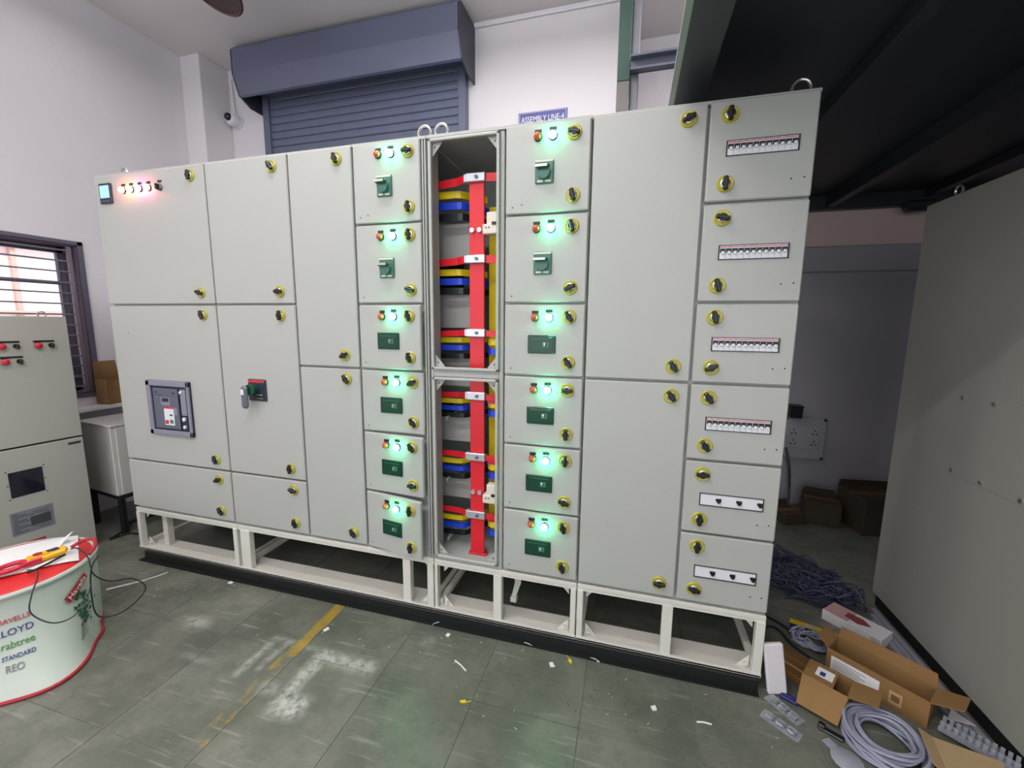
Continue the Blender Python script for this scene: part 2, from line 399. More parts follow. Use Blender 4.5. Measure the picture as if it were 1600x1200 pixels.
# pale building outside the window
fb = thing('building', 'pale sunlit building seen through the barred window', 'building', (-4.2, 2.2, 0))
MB().box(-.6, 0, -6, 4, -.1, 7).build('wall', M_facade, fb)
for k, yy in enumerate((-2.9, -2.2, -1.55, -.7, .2)):
    MB().box(0, .06, yy, yy + (.05 if k % 2 else .16), 0, 7).build('drain_pipe' if k % 2 else 'pilaster', M_facadeb, fb)
for zz in (1.75, 2.6): MB().box(0, .12, -6, 4, zz, zz + .05).build('ledge', M_facadeb, fb)

# ------------------------------------------------------------------ rolling shutter on the back wall
sh = thing('rolling_shutter', 'blue grey rolling shutter with slats under a folded hood', 'shutter', (.70, Y1, 0))
sx0, sx1 = -.40, 1.83
sm = MB().prism([(0, 0), (-.008, .002), (-.014, .010), (-.016, .036), (-.014, .062), (-.008, .068), (0, .0715), (.004, .0715), (.004, 0)], 'x', sx0 + .06 - .70, sx1 - .06 - .70).mesh('slat', M_shut)
nz = 0
z = 0.0
while z < 3.95:
    link('slat', sm, sh, (0, -.03, z)); z += .0725
for xa, xb in ((sx0, sx0 + .075), (sx1 - .075, sx1)):
    MB().box(xa - .70, xb - .70, -.075, 0, 0, 4.0, 0, bev=.006).build('guide_rail', M_shut, sh)
prof = [(0, 4.27), (-.33, 4.27), (-.36, 4.235), (-.36, 4.03), (-.30, 3.86), (-.275, 3.852), (-.272, 3.864), (-.292, 3.872), (-.348, 4.035), (-.348, 4.25), (0, 4.258)]
b = MB().prism([(y, z) for y, z in prof], 'x', sx0 - .03 - .70, sx1 + .055 - .70, 0)
b.build('hood', M_shut, sh)
# end plates of the hood
ep = [(0, 4.27), (-.33, 4.27), (-.36, 4.235), (-.36, 4.03), (-.30, 3.86), (-.17, 3.80), (0, 3.80)]
for xe in (sx0 - .045, sx1 + .05): MB().prism(ep, 'x', xe - .70, xe + .012 - .70, 0).build('hood_end', M_shutd, sh)
MB().box(sx0 - .70, sx1 - .70, -.10, -.05, 3.955, 3.965, 0).build('lintel_angle', M_shut, sh)
MB().cyl((sx0 - .70, -.18, 4.09), (sx1 - .70, -.18, 4.09), .13, 18).build('roller', M_blackm, sh, smooth=True)

# sign on the back wall
sg = thing('wall_sign', 'blue sign reading ASSEMBLY LINE-4 on the white back wall', 'sign', (2.515, Y1, 3.40))
MB().box(-.213, .213, -.012, 0, -.012, .115, 0, bev=.002).build('plate', M_sign, sg)
MB().box(-.205, .205, -.0135, -.012, .106, .109).box(-.205, .205, -.0135, -.012, -.006, -.003).box(-.205, -.202, -.0135, -.012, -.006, .109).box(.202, .205, -.0135, -.012, -.006, .109).build('border', M_white, sg)
vs, fs = text_mesh('ASSEMBLY LINE-4', .058)
wd = max(v[0] for v in vs); k = .375 / wd
b = MB()._add([(-.188 + v[0] * k, -.0125 - v[2], .030 + v[1] * 1.15) for v in vs], fs, 0)
b.build('lettering', M_white, sg)

# dome camera and its conduit
cc = thing('dome_camera', 'small white dome security camera on the wall beside the shutter', 'camera', (-.800, Y1, 3.79))
MB().lathe([(0, -.01), (.062, -.01), (.066, -.05), (.066, -.085), (.058, -.105), (.044, -.118), (0, -.12)], axis='y', seg=24).lathe([(.0, -.002), (.075, -.002), (.075, -.014), (0, -.014)], axis='y', seg=24).build('housing', M_white, cc, smooth=True)
MB().lathe([(.040, -.112), (.034, -.134), (.020, -.148), (0, -.152)], c=(.004, 0, .004), axis='y', seg=20).build('lens_dome', M_black, cc, smooth=True)
b = MB().tube([(-.815, Y1 - .015, 3.855), (-.84, Y1 - .015, 4.19), (-.82, Y1 - .015, 4.21), (-.47, Y1 - .015, 4.21)], .011, 8)
tag(b.build('conduit', M_white, smooth=True), 'thin white conduit rising from the dome camera', 'conduit')
b = MB().tube([(3.16, Y2 - .02, 4.14), (XR, Y2 - .02, 4.14)], .014, 8)
for xx in (3.5, 4.3, 5.2): b.box(xx, xx + .03, Y2 - .045, Y2, 4.115, 4.165, 0, bev=.004)
tag(b.build('conduit', M_white, smooth=True), 'white conduit along the top of the recessed wall', 'conduit')
b = MB().tube([(1.88, Y1 - .012, 4.262), (3.12, Y1 - .012, 4.262)], .011, 8)
tag(b.build('conduit', M_white, smooth=True), 'white conduit along the ceiling right of the shutter', 'conduit')

# brown bowl shade under the ceiling
fn = thing('hanging_lamp', 'dark brown bowl shade hanging under the ceiling left of the shutter', 'lamp', (.34, .62, 4.07))
tilt = Matrix.Rotation(R(-24), 4, 'X') @ Matrix.Rotation(R(14), 4, 'Y')
def tl(mb): mb.v = [tuple(tilt @ Vector(v)) for v in mb.v]; return mb
tl(MB().lathe([(.05, .12), (.13, .09), (.20, .04), (.236, 0), (.230, -.002), (.195, .032), (.125, .080), (.0, .108)], seg=40)).build('shade', M_fan, fn, smooth=True)
tl(MB().lathe([(.232, .006), (.242, 0), (.232, -.008), (.224, 0), (.232, .006)], seg=40)).build('rim', M_fan, fn, smooth=True)
tl(MB().lathe([(0, .012), (.17, .006), (.224, .002), (.224, .006), (0, .016)], seg=40)).build('diffuser', M_fand, fn, smooth=True)
tl(MB().cyl((0, 0, .10), (0, 0, .15), .05, 20)).build('cap', M_fan, fn, smooth=True)
MB().cyl((0, .04, .12), (0, .04, ZC - 4.07), .012, 10).cyl((0, .04, ZC - 4.07 - .03), (0, .04, ZC - 4.07), .05, 16).build('down_rod', M_fan, fn)

# ------------------------------------------------------------------ steel mezzanine, column and rail on the right
mz = thing('mezzanine_platform', 'dark steel mezzanine platform over the right side of the switchboard', 'platform', (4.9, .7, 2.68))
ox, oy, oz = 4.9, .7, 2.68
def mzb(name, x0, x1, y0, y1, z0, z1, m, bev=0.0): return MB().box(x0 - ox, x1 - ox, y0 - oy, y1 - oy, z0 - oz, z1 - oz, 0, bev).build(name, m, mz)
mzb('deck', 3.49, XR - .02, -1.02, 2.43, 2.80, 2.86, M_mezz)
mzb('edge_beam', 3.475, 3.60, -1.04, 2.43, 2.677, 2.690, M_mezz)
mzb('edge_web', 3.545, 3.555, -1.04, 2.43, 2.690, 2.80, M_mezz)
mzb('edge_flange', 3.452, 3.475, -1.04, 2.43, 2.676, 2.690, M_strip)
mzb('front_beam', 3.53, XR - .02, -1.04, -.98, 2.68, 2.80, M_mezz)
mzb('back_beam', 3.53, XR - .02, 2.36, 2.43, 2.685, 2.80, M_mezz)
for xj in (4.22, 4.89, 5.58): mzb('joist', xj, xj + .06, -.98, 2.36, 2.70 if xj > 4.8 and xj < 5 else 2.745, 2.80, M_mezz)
MB().box(5.42 - ox, 5.62 - ox, 2.25 - oy, 2.34 - oy, 2.62 - oz, 2.70 - oz, 0, bev=.02).build('bracket', M_mezz, mz)
gc = thing('steel_column', 'green painted steel column behind the switchboard with bare grey lower end', 'column', (3.21, 1.2, 0))
MB().box(-.045, .04, 0, .09, 3.33, ZC, 0, bev=.004).build('green_face', M_green, gc)
MB().box(-.045, .04, 0, .09, 0, 3.33, 0, bev=.004).build('bare_face', M_greyb, gc)
MB().box(.042, .095, .03, .08, 0, ZC, 0, bev=.004).build('angle_strip', M_greya, gc)
b = MB().box(3.252, 6.28, 1.14, 1.20, 3.362, 3.375, 0).box(3.252, 6.28, 1.19, 1.20, 3.362, 3.455, 0).box(3.252, 6.28, 1.14, 1.20, 3.442, 3.455, 0)
tag(b.build('steel_rail', M_greyd), 'grey steel channel running from the green column to the mezzanine', 'rail')

# ================================================================== the switchboard (front of the doors at y = 0)
CX = [0.0, .915, 1.5, 1.909, 2.33, 2.732, 3.134, 3.603, 4.0]
RZ = [2.594, 2.196, 1.788, 1.438, 1.087, .738, .39]
BZ0, BZ1, DEP = .064, .375, .60
GAP = .011
def lock_mesh(ang):
    b = MB()
    b.lathe([(0, 0), (.033, 0), (.033, -.005), (.030, -.008), (.022, -.006), (.0, -.006)], axis='y', seg=24, m=0)
    b.lathe([(.020, -.004), (.020, -.011), (.017, -.013), (0, -.013)], axis='y', seg=20, m=1)
    k = MB().box(-.0275, .0275, -.027, -.010, -.0095, .0095, 2, bev=.005).cyl((0, -.012, 0), (0, -.024, 0), .0150, 16, 2)
    rot = Matrix.Rotation(ang, 4, 'Y')
    k.v = [tuple(rot @ Vector(v)) for v in k.v]
    b._add(k.v, k.f, 0); b.m[-len(k.f):] = k.m
    return b.mesh('lock', [M_yel, M_zinc, M_black], True)
LOCKS = [lock_mesh(R(a)) for a in (90, 0, 55, -25, 75, 15)]
def lamp_mesh(name, lens):
    b = MB().lathe([(0, 0), (.0195, 0), (.0195, -.006), (.0168, -.008), (0, -.008)], axis='y', seg=20, m=0)
    b.lathe([(.0168, -.006), (.0168, -.013), (.0145, -.022), (.0085, -.0285), (0, -.0305)], axis='y', seg=20, m=1)
    return b.mesh(name, [M_black, lens], True)
LAMP_R = lamp_mesh('red_lamp', M_lens_r); LAMP_G = lamp_mesh('green_lamp', M_led)
LAMP_RL = lamp_mesh('lit_red_lamp', M_led_r); LAMP_YL = lamp_mesh('lit_yellow_lamp', M_led_y); LAMP_BL = lamp_mesh('lit_violet_lamp', M_led_b)
LBL = MB().box(-.016, .016, -.002, 0, -.0065, .0065, 0).mesh('lamp_label', [M_black])
RH = MB().box(-.043, .043, -.010, 0, -.052, .052, 0, bev=.004).box(-.041, .041, -.0112, -.010, .040, .049, 1)
RH.cyl((0, -.010, -.006), (0, -.030, -.006), .029, 20, 0).box(-.034, .030, -.046, -.028, .004, .022, 2, bev=.006).box(-.036, .020, -.050, -.046, .008, .019, 3)  # thin pale strip on the grip is its highlight, built in zinc colour
RH.box(-.030, -.004, -.0112, -.010, -.047, -.038, 1).box(.004, .03, -.0112, -.010, -.047, -.038, 1)
RHM = RH.mesh('rotary_handle', [M_teal, M_cream, M_teald, M_zinc], True)
MC = MB().box(-.068, .068, -.007, 0, -.044, .044, 0, bev=.005).box(-.055, .055, -.0085, -.007, -.033, .033, 0, bev=.002).box(.006, .036, -.0095, -.0085, -.014, .012, 1).box(.012, .024, -.022, -.0085, -.008, .009, 2, bev=.003)
MC.box(-.050, .050, -.0092, -.0085, .026, .028, 1)
MCM = MC.mesh('breaker_front', [M_mccb, M_teal, M_zinc], False)
BRK = MB().box(-.0112, .0112, -.004, 0, -.027, .027, 0, bev=.001).box(-.0112, .0112, -.0045, -.004, .020, .0235, 2).box(-.0104, .0104, -.0046, -.004, -.002, .016, 1).box(-.006, .006, -.014, -.004, -.008, .004, 0, bev=.002).mesh('circuit_breaker', [M_white, M_black, M_redl])
BLK = MB().box(-.042, .042, -.003, 0, -.024, .024, 0).mesh('blank_cover', M_white)
TGL = MB().box(-.012, .012, -.006, -.003, -.001, .010, 0, bev=.002).prism([(-.011, .001), (.011, .001), (.004, -.010), (-.004, -.010)], 'y', -.012, -.003, 0).mesh('toggle', M_black)
HOLE = MB().cyl((0, -.0012, 0), (0, .0, 0), .0032, 10).mesh('screw_hole', M_black)

lock_i = 0
def make_door(sec, sx, x0, x1, z0, z1, ajar=0.0, side='R', lockoff=.092, hinge='L'):
    """door with its front plane at y=0; returns (object, x0, z0) so that sub-parts use board coordinates"""
    global lock_i
    wd, h = x1 - x0 - GAP, z1 - z0 - GAP
    d = MB().box(0, wd, 0, .024, 0, h, 0, bev=.005).build('door', M_board, sec)
    d.location = (x0 + GAP / 2 - sx, 0, z0 + GAP / 2); d.rotation_euler = (0, 0, -ajar)
    lx = (x1 - lockoff if side == 'R' else x0 + lockoff)
    for lz in (z1 - .062, z0 + .072):
        link('lock', LOCKS[(lock_i * 5 + lock_i // 3) % 6], d, (lx - x0 - GAP / 2, 0, lz - z0 - GAP / 2)); lock_i += 1
    return d, x0 + GAP / 2, z0 + GAP / 2
def on(dt, name, me, x, z, y=0.0):
    d, dx, dz = dt
    return link(name, me, d, (x - dx, y, z - dz))
def section(label, x0, x1, cols):
    return thing('switchboard_section', label, 'electrical cabinet', (x0, 0, 0), 0, 'bolted sections of the long switchboard')
def carcass(sec, sx, x0, x1):
    x0 -= sx; x1 -= sx
    e = .0015
    MB().box(x0 + e, x1 - e, .030, DEP, BZ1, RZ[0] - .012, 0, bev=.003).build('body', M_board, sec)
    MB().box(x0 + e, x1 - e, .004, DEP, RZ[0] - .012, RZ[0] + .002, 0, bev=.003).build('top_panel', M_board, sec)
def base_frame(sec, sx, x0, x1, posts, setback=()):
    """folded channel base: top rail, bottom flange (tray), posts, rear flange with an added light-blocking plate"""
    b = MB().box(x0 + .002 - sx, x1 - .002 - sx, .010, .055, .352, .375, 0, bev=.003).box(x0 + .002 - sx, x1 - .002 - sx, .014, .020, .338, .355, 0)
    b.build('base_top_rail', M_base, sec)
    b = MB().box(x0 + .002 - sx, x1 - .002 - sx, .004, .150, BZ0, BZ0 + .012, 0, bev=.002).box(x0 + .002 - sx, x1 - .002 - sx, .004, .010, BZ0, BZ0 + .022, 0)
    b.build('base_tray', M_base, sec)
    for a, c in posts:
        MB().box(a - sx, c - sx, .006, .045, BZ0 + .012, .345, 0, bev=.003).build('base_post', M_base, sec)
    for a, c in setback:
        MB().box(a - sx, c - sx, .075, .12, BZ0 + .012, .345, 0, bev=.003).build('base_post', M_base, sec)
    MB().box(x0 + .004 - sx, x1 - .004 - sx, DEP - .05, DEP - .044, BZ0, .375, 0).box(x0 + .004 - sx, x1 - .004 - sx, DEP - .16, DEP - .05, BZ0, BZ0 + .012, 0).build('base_rear_flange_light_stop', M_base, sec)  # upright rear plate is added to stop light leaking in from behind
    for xx in (x0 + .006, x1 - .036):
        MB().box(xx - sx, xx + .03 - sx, .045, DEP - .055, BZ0 + .012, BZ0 + .045, 0, bev=.003).box(xx - sx, xx + .03 - sx, DEP - .11, DEP - .055, BZ0 + .045, BZ1 - .002, 0, bev=.003).build('base_side_rail', M_base, sec)
    for xx, sg_ in ((x0 + .045, 1), (x1 - .045, -1)):
        MB().prism([(xx - sx, BZ0 + .012), (xx + sg_ * .055 - sx, BZ0 + .012), (xx - sx, BZ0 + .075)], 'y', .046, .05).cyl((xx + sg_ * .018 - sx, .045, BZ0 + .035), (xx + sg_ * .018 - sx, .03, BZ0 + .035), .009, 8).build('gusset', M_base, sec)
        MB().prism([(xx - sx, .338), (xx + sg_ * .05 - sx, .338), (xx - sx, .285)], 'y', .046, .05).build('gusset', M_base, sec)
def ring(sec, x, y, r=.026, rz=0.0):
    pts = [(r * math.cos(t), 0, r * .95 + r * math.sin(t)) for t in [R(-70 + 340 * k / 22) - 0 for k in range(0, 23)]]
    pts = [(r * math.sin(2 * math.pi * k / 24), 0, r * .9 + r * math.cos(2 * math.pi * k / 24)) for k in range(24)]
    b = MB().tube(pts, .0065, 8, closed=True).cyl((0, 0, -.004), (0, 0, .006), .016, 12)
    o = b.build('lifting_eye', M_zinc, sec, smooth=True); o.location = (x, y, RZ[0] + .004); o.rotation_euler = (0, 0, rz)

# ---- section A (column 1)
SA = section('leftmost switchboard section with the air circuit breaker and lit meter lamps', 0, CX[1], [0])
carcass(SA, 0, 0, CX[1])
base_frame(SA, 0, 0, CX[1], [(.004, .034), (.880, .913)], [(.145, .19)])
LZ = .737
dA = make_door(SA, 0, 0, CX[1], RZ[2], RZ[0], lockoff=.103)
dB = make_door(SA, 0, 0, CX[1], LZ, RZ[2], lockoff=.103)
make_door(SA, 0, 0, CX[1], RZ[6], LZ, lockoff=.098)
m = MB().box(-.052, .052, -.012, 0, -.061, .061, 0, bev=.004).box(-.040, .040, -.0135, -.012, -.028, .046, 1)
for q in range(4): m.box(-.038 + q * .02, -.024 + q * .02, -.015, -.012, -.052, -.043, 2, bev=.002)
on(dA, 'panel_meter', m.mesh('panel_meter', [M_acbd, M_lcd, M_greyd]), .11, 2.479)
for me, nm, xx in ((LAMP_RL, 'lit_red_lamp', .262), (LAMP_YL, 'lit_yellow_lamp', .330), (LAMP_BL, 'lit_violet_lamp', .402), (LAMP_RL, 'lit_red_lamp', .476)):
    on(dA, nm, me, xx, 2.488); on(dA, 'lamp_label', LBL, xx, 2.519)
sw = MB().lathe([(0, 0), (.02, 0), (.02, -.008), (.016, -.012), (0, -.012)], axis='y', seg=18, m=0).box(-.006, .006, -.03, -.01, -.017, .017, 1, bev=.003)
on(dA, 'selector_switch', sw.mesh('selector_switch', [M_greyd, M_black], True), .566, 2.484); on(dA, 'lamp_label', LBL, .566, 2.519)
on(dB, 'screw_hole', HOLE, .155, 1.608)
# air circuit breaker front
cxA, czA, wA, hA = .469, 1.123, .365, .360
b = MB().prism([(-wA / 2, -hA / 2), (wA / 2, -hA / 2), (wA / 2, hA / 2), (-wA / 2, hA / 2)], 'y', -.010, 0, 1)
fr = .034
b.box(-wA / 2, wA / 2, -.024, -.008, hA / 2 - fr, hA / 2, 0, bev=.004).box(-wA / 2, wA / 2, -.024, -.008, -hA / 2, -hA / 2 + fr, 0, bev=.004).box(-wA / 2, -wA / 2 + fr, -.024, -.008, -hA / 2, hA / 2, 0, bev=.004).box(wA / 2 - fr * .55, wA / 2, -.024, -.008, -hA / 2, hA / 2, 0, bev=.004)
on(dB, 'breaker_bezel', b.mesh('breaker_bezel', [M_acbf, M_acbd]), cxA, czA)
b = MB().box(-.130, .085, -.021, -.010, -.135, .132, 0, bev=.004).box(-.13, .085, -.0225, -.021, .085, .086, 1).box(-.06, .02, -.024, -.021, .02, .075, 2, bev=.003).box(-.045, .01, -.025, -.024, .045, .07, 1).box(.03, .075, -.0235, -.021, -.04, .01, 2, bev=.003)
b.box(.105, .150, -.019, -.010, -.04, .132, 2, bev=.003).box(.105, .150, -.019, -.010, -.135, -.045, 1, bev=.003).cyl((.118, -.019, .112), (.118, -.026, .112), .010, 12, 3).cyl((.130, -.019, -.062), (.130, -.028, -.062), .013, 12, 3).cyl((.130, -.019, -.113), (.130, -.028, -.113), .011, 12, 3)
b.cyl((-.098, -.021, .105), (-.098, -.024, .105), .006, 10, 1).cyl((.055, -.021, .105), (.055, -.024, .105), .006, 10, 1)
on(dB, 'breaker_face', b.mesh('breaker_face', [M_acb, M_acbd, M_acbf, M_white]), cxA, czA)
b = MB().box(-.040, .045, -.024, -.021, -.110, .012, 0, bev=.002).box(-.040, .045, -.0248, -.024, .001, .012, 1).box(-.030, -.004, -.030, -.024, -.100, -.075, 1, bev=.003).box(.012, .036, -.030, -.024, -.095, -.070, 2, bev=.003).box(.010, .032, -.0255, -.024, -.046, -.036, 3)
on(dB, 'push_button_plate', b.mesh('push_button_plate', [M_white, M_redl, M_grnl, M_print]), cxA, czA)
ring(SA, .178, .07)

# ---- section B (columns 2, 3, 4)
SB = section('switchboard section with tall blank doors and six doors with green lamps', CX[1], CX[4], [1, 2, 3])
sx = CX[1]
carcass(SB, sx, CX[1], CX[3])
# column 4 is shallow in front, open behind into the busbar space
MB().box(CX[3] - sx, CX[4] - .0015 - sx, .030, .120, BZ1, RZ[0] - .012, 0, bev=.003).build('body', M_board, SB)
MB().box(CX[3] - sx, CX[4] - .0015 - sx, .004, DEP, RZ[0] - .012, RZ[0] + .002, 0).build('top_panel', M_board, SB)
MB().box(CX[3] - sx, CX[4] - .0015 - sx, DEP - .012, DEP, BZ1, RZ[0] - .012, 0).build('back_panel', M_boardin, SB)
MB().box(CX[3] - sx, CX[4] - .0015 - sx, .12, DEP - .012, BZ1, BZ1 + .012, 0).build('floor_panel', M_boardin, SB)
base_frame(SB, sx, CX[1], CX[4], [(.940, 1.015), (2.131, 2.181), (2.287, 2.326)], [])
make_door(SB, sx, CX[1], CX[2], RZ[2], RZ[0], lockoff=.101)
d2 = make_door(SB, sx, CX[1], CX[2], LZ, RZ[2], lockoff=.105)
make_door(SB, sx, CX[1], CX[2], RZ[6], LZ, lockoff=.096)
make_door(SB, sx, CX[2], CX[3], RZ[3], RZ[0], lockoff=.093)
make_door(SB, sx, CX[2], CX[3], RZ[6], RZ[3], lockoff=.09)
# isolator with hanging lever
b = MB().box(-.066, .066, -.012, 0, -.066, .066, 0, bev=.005).box(-.060, .060, -.0132, -.012, .046, .062, 1).box(-.02, .055, -.0132, -.012, -.05, -.02, 2).cyl((-.02, -.012, .005), (-.02, -.045, .005), .034, 20, 3)
b.box(-.004, .05, -.018, -.012, -.03, -.024, 4).box(-.004, .05, -.018, -.012, -.05, -.046, 4)
on(d2, 'isolator_plate', b.mesh('isolator_plate', [M_acbd, M_redl, M_black, M_teald, M_zinc], True), 1.190, 1.281)
b = MB().box(-.022, .022, -.075, -.045, -.105, .030, 0, bev=.012).box(-.012, .010, -.0765, -.075, -.020, .012, 1)
on(d2, 'isolator_lever', b.mesh('isolator_lever', [M_greyd, M_white], True), 1.150, 1.281)
# column 4 doors, the lower ones left ajar
AJ4 = [0, 0, R(4.0), R(1.0), R(4.5), R(9.5)]
def feeder_doors(sec, sx, x0, x1, lampx, redx, ajar, locko):
    out = []
    for i in range(6):
        d = make_door(sec, sx, x0, x1, RZ[i + 1], RZ[i], ajar[i], lockoff=locko)
        on(d, 'green_lamp', LAMP_G, lampx, RZ[i] - .066 - (.005 if i > 3 else 0)); on(d, 'lamp_label', LBL, lampx, RZ[i] - .036)
        on(d, 'red_lamp', LAMP_R, redx, RZ[i] - .066); on(d, 'lamp_label', LBL, redx, RZ[i] - .041)
        if i < 2: on(d, 'rotary_handle', RHM, redx + .032, RZ[i] - .222 + (.006 if i == 0 else 0))
        else: on(d, 'breaker_front', MCM, redx + .034, RZ[i] - .194)
        for q in ((x0 + .04, RZ[i + 1] + .035), (x0 + .085, RZ[i + 1] + .045))[: 2 if i == 0 else 1]: on(d, 'screw_hole', HOLE, q[0], q[1])
        out.append(d)
    return out
feeder_doors(SB, sx, CX[3], CX[4] - .028, 2.137, 2.066, AJ4, .070)
for xa in (CX[4] - .025, CX[4] - .011): MB().box(xa - sx, xa + .008 - sx, .002, .03, BZ1 + .02, RZ[0] - .014, 0, bev=.002).build('frame_strip', M_board, SB)
b = MB().cyl((1.02 - sx, .3, .352), (1.95 - sx, .3, .352), .012, 8); b.box(1.02 - sx, 1.95 - sx, .25, .258, .318, .37)
b.build('earth_bar', M_busr, SB)
ring(SB, CX[4] - .03 - sx, .05, .033)

# ---- section C (open busbar chamber and column 6)
SC = section('switchboard section with the open busbar chamber beside green lamp doors', CX[4], CX[6], [4, 5])
sx = CX[4]
def c(name, m, *boxes, bev=0.0):
    b = MB()
    for (x0, x1, y0, y1, z0, z1) in boxes: b.box(x0 - sx, x1 - sx, y0, y1, z0, z1, 0, bev)
    return b.build(name, m, SC)
c('body', M_board, (CX[5], CX[6] - .0015, .03, DEP, BZ1, RZ[0] - .012), bev=.003)
c('top_panel', M_board, (CX[4] + .0015, CX[6] - .0015, .004, DEP, RZ[0] - .012, RZ[0] + .002))
c('back_panel', M_boardin, (CX[4], CX[5], DEP - .012, DEP, BZ1, RZ[0] - .012))
c('floor_panel', M_boardin, (CX[4] + .0015, CX[5], .02, DEP - .012, BZ1, BZ1 + .012))
c('side_panel', M_board, (CX[4] + .0015, CX[4] + .006, .03, .125, BZ1, RZ[0] - .012))
# front frame of the chamber
c('frame_upright', M_board, (CX[4] + .0015, 2.346, .012, .034, BZ1, RZ[0] - .012), bev=.003)
c('frame_upright', M_board, (2.708, CX[5] - .002, .012, .034, BZ1, RZ[0] - .012), bev=.003)
c('frame_rail', M_board, (2.346, 2.708, .012, .034, 1.412, 1.452), bev=.003)
c('frame_rail', M_board, (2.346, 2.708, .012, .034, 2.566, 2.582), bev=.003)
c('frame_rail', M_board, (2.346, 2.708, .012, .034, BZ1 + .012, .402), bev=.003)
UP = (2.346, 2.710, 1.452, 2.574); LO = (2.348, 2.708, .402, 1.412)
for (a, d_, z0, z1) in (UP, LO):
    t = .014
    b = MB()
    for q in ((a, a + t, z0, z1), (d_ - t, d_, z0, z1), (a, d_, z0, z0 + t), (a, d_, z1 - t, z1)):
        b.box(q[0] - sx, q[1] - sx, -.010, .012, q[2], q[3], 0, bev=.003)
    b.build('opening_lip', M_board, SC)
    for xx, s1 in ((a + t, 1), (d_ - t, -1)):
        for zz, s2 in ((z0 + t, 1), (z1 - t, -1)):
            MB().prism([(xx - sx, zz), (xx + s1 * .052 - sx, zz), (xx - sx, zz + s2 * .062)], 'y', .014, .018, 0).cyl((xx + s1 * .014 - sx, .012, zz + s2 * .020), (xx + s1 * .014 - sx, .0145, zz + s2 * .020), .004, 8, 1).build('corner_gusset', [M_board, M_black], SC)
# busbars
c('red_busbar', M_busr, (2.517, 2.597, .10, .112, .40, 2.42), bev=.002)
c('yellow_busbar', M_busy, (2.585, 2.650, .215, .227, .45, 2.30), bev=.002)
c('blue_busbar', M_busb, (2.44, 2.505, .32, .332, .45, 2.28), bev=.002)
c('black_busbar', M_busk, (2.395, 2.465, .43, .442, .45, 2.25), bev=.002)
c('busbar_foot', M_busr, (2.505, 2.612, .095, .13, BZ1 + .012, .400), bev=.002)
for z0, z1 in ((2.035, 2.235), (1.665, 1.850), (1.33, 1.50), (1.0, 1.16), (.65, .80)): c('inner_plate', M_board, (2.27, 2.475, .25, .254, z0, z1))
tiers = [(2.412, 2.360, 2.304, 2.247, .036), (2.018, 1.962, 1.914, 1.864, .034), (1.642, 1.600, 1.557, 1.511, .028), (1.305, 1.258, 1.217, 1.176, .026), (.967, .908, .862, .816, .028), (.632, .562, .514, .470, .028)]
for i, (zr, zy, zb, zk, h) in enumerate(tiers):
    # tinned clamp with bolt on the red bar
    b = MB().box(2.503 - sx, 2.607 - sx, .082, .100, zr - .021, zr + .021, 0, bev=.003).box(2.490 - sx, 2.510 - sx, .088, .12, zr - .019, zr + .019, 0, bev=.003).cyl((2.562 - sx, .082, zr), (2.562 - sx, .074, zr), .009, 6, 1)
    b.build('clamp', [M_clamp, M_greyd], SC)
    MB().strip([(2.50 - sx, .096, zr), (2.44 - sx, .125, zr - .004), (2.26 - sx, .150, zr - .012)], h + .004, .006).build('red_link', M_busr, SC)
    MB().strip([(2.61 - sx, .096, zr - .002), (2.74 - sx, .098, zr - .006)], h + .004, .006).build('red_link', M_busr, SC)
    for zz, mm, nm, dx_ in ((zy, M_busy, 'yellow_link', 0), (zb, M_busb, 'blue_link', .006), (zk, M_busk, 'black_link', .012)):
        pts = [(2.20, .165, zz), (2.420 + dx_, .165, zz), (2.440 + dx_, .170, zz), (2.455 + dx_, .185, zz), (2.545, .33 if nm != 'yellow_link' else .30, zz)]
        MB().strip([(p[0] - sx, p[1], p[2]) for p in pts], h, .008).build(nm, mm, SC)
    if i >= 2:
        for dz, mm, nm in ((-.048, M_busy, 'yellow_link'), (-.098, M_busb, 'blue_link')):
            zz = zr + dz - (.012 if i > 3 else 0)
            MB().strip([(2.600 - sx, .19, zz), (2.612 - sx, .135, zz), (2.630 - sx, .12, zz), (2.75 - sx, .12, zz)], .034, .007).build(nm, mm, SC)
        if i >= 3: MB().strip([(2.612 - sx, .115, zr - .028), (2.75 - sx, .115, zr - .030)], .026, .006).build('red_link', M_busr, SC)
for zz in (2.160, .765):
    for xx in (2.536, 2.575): MB().cyl((xx - sx, .10, zz), (xx - sx, .084, zz), .0125, 10).build('bolt', M_clamp, SC, smooth=True)
for zz in (2.16, .755):
    MB().box(2.625 - sx, 2.70 - sx, .055, .10, zz - .02, zz + .075, 0, bev=.004).box(2.605 - sx, 2.70 - sx, .050, .10, zz - .03, zz + .018, 0, bev=.004).box(2.655 - sx, 2.685 - sx, .046, .052, zz + .012, zz + .026, 1).cyl((2.625 - sx, .049, zz), (2.625 - sx, .052, zz), .004, 8, 1).cyl((2.640 - sx, .049, zz), (2.640 - sx, .052, zz), .004, 8, 1).build('terminal_block', [M_cream, M_black], SC)
for q, (xa, za, zb_) in enumerate(((2.20, 1.90, 2.15), (2.10, 1.66, 1.82), (2.12, 1.02, 1.16))):
    MB().box(xa - sx, xa + .10 - sx, .40, .56, za, zb_, 0, bev=.006).build('breaker_housing', M_black, SC)
for q in range(3): MB().box(2.36 - sx, 2.366 - sx, .13, DEP - .012, 1.15 - q * .36, 1.17 - q * .36, 0).build('support_angle', M_boardin, SC)
feeder_doors(SC, sx, CX[5] + .002, CX[6], 2.960, 2.892, [0] * 6, .078)
base_frame(SC, sx, CX[4], CX[6], [(CX[4] + .004, 2.352), (2.683, 2.730), (3.102, 3.130)])
c('earth_bar', M_busr, (2.62, 3.12, .20, .208, .318, .372))
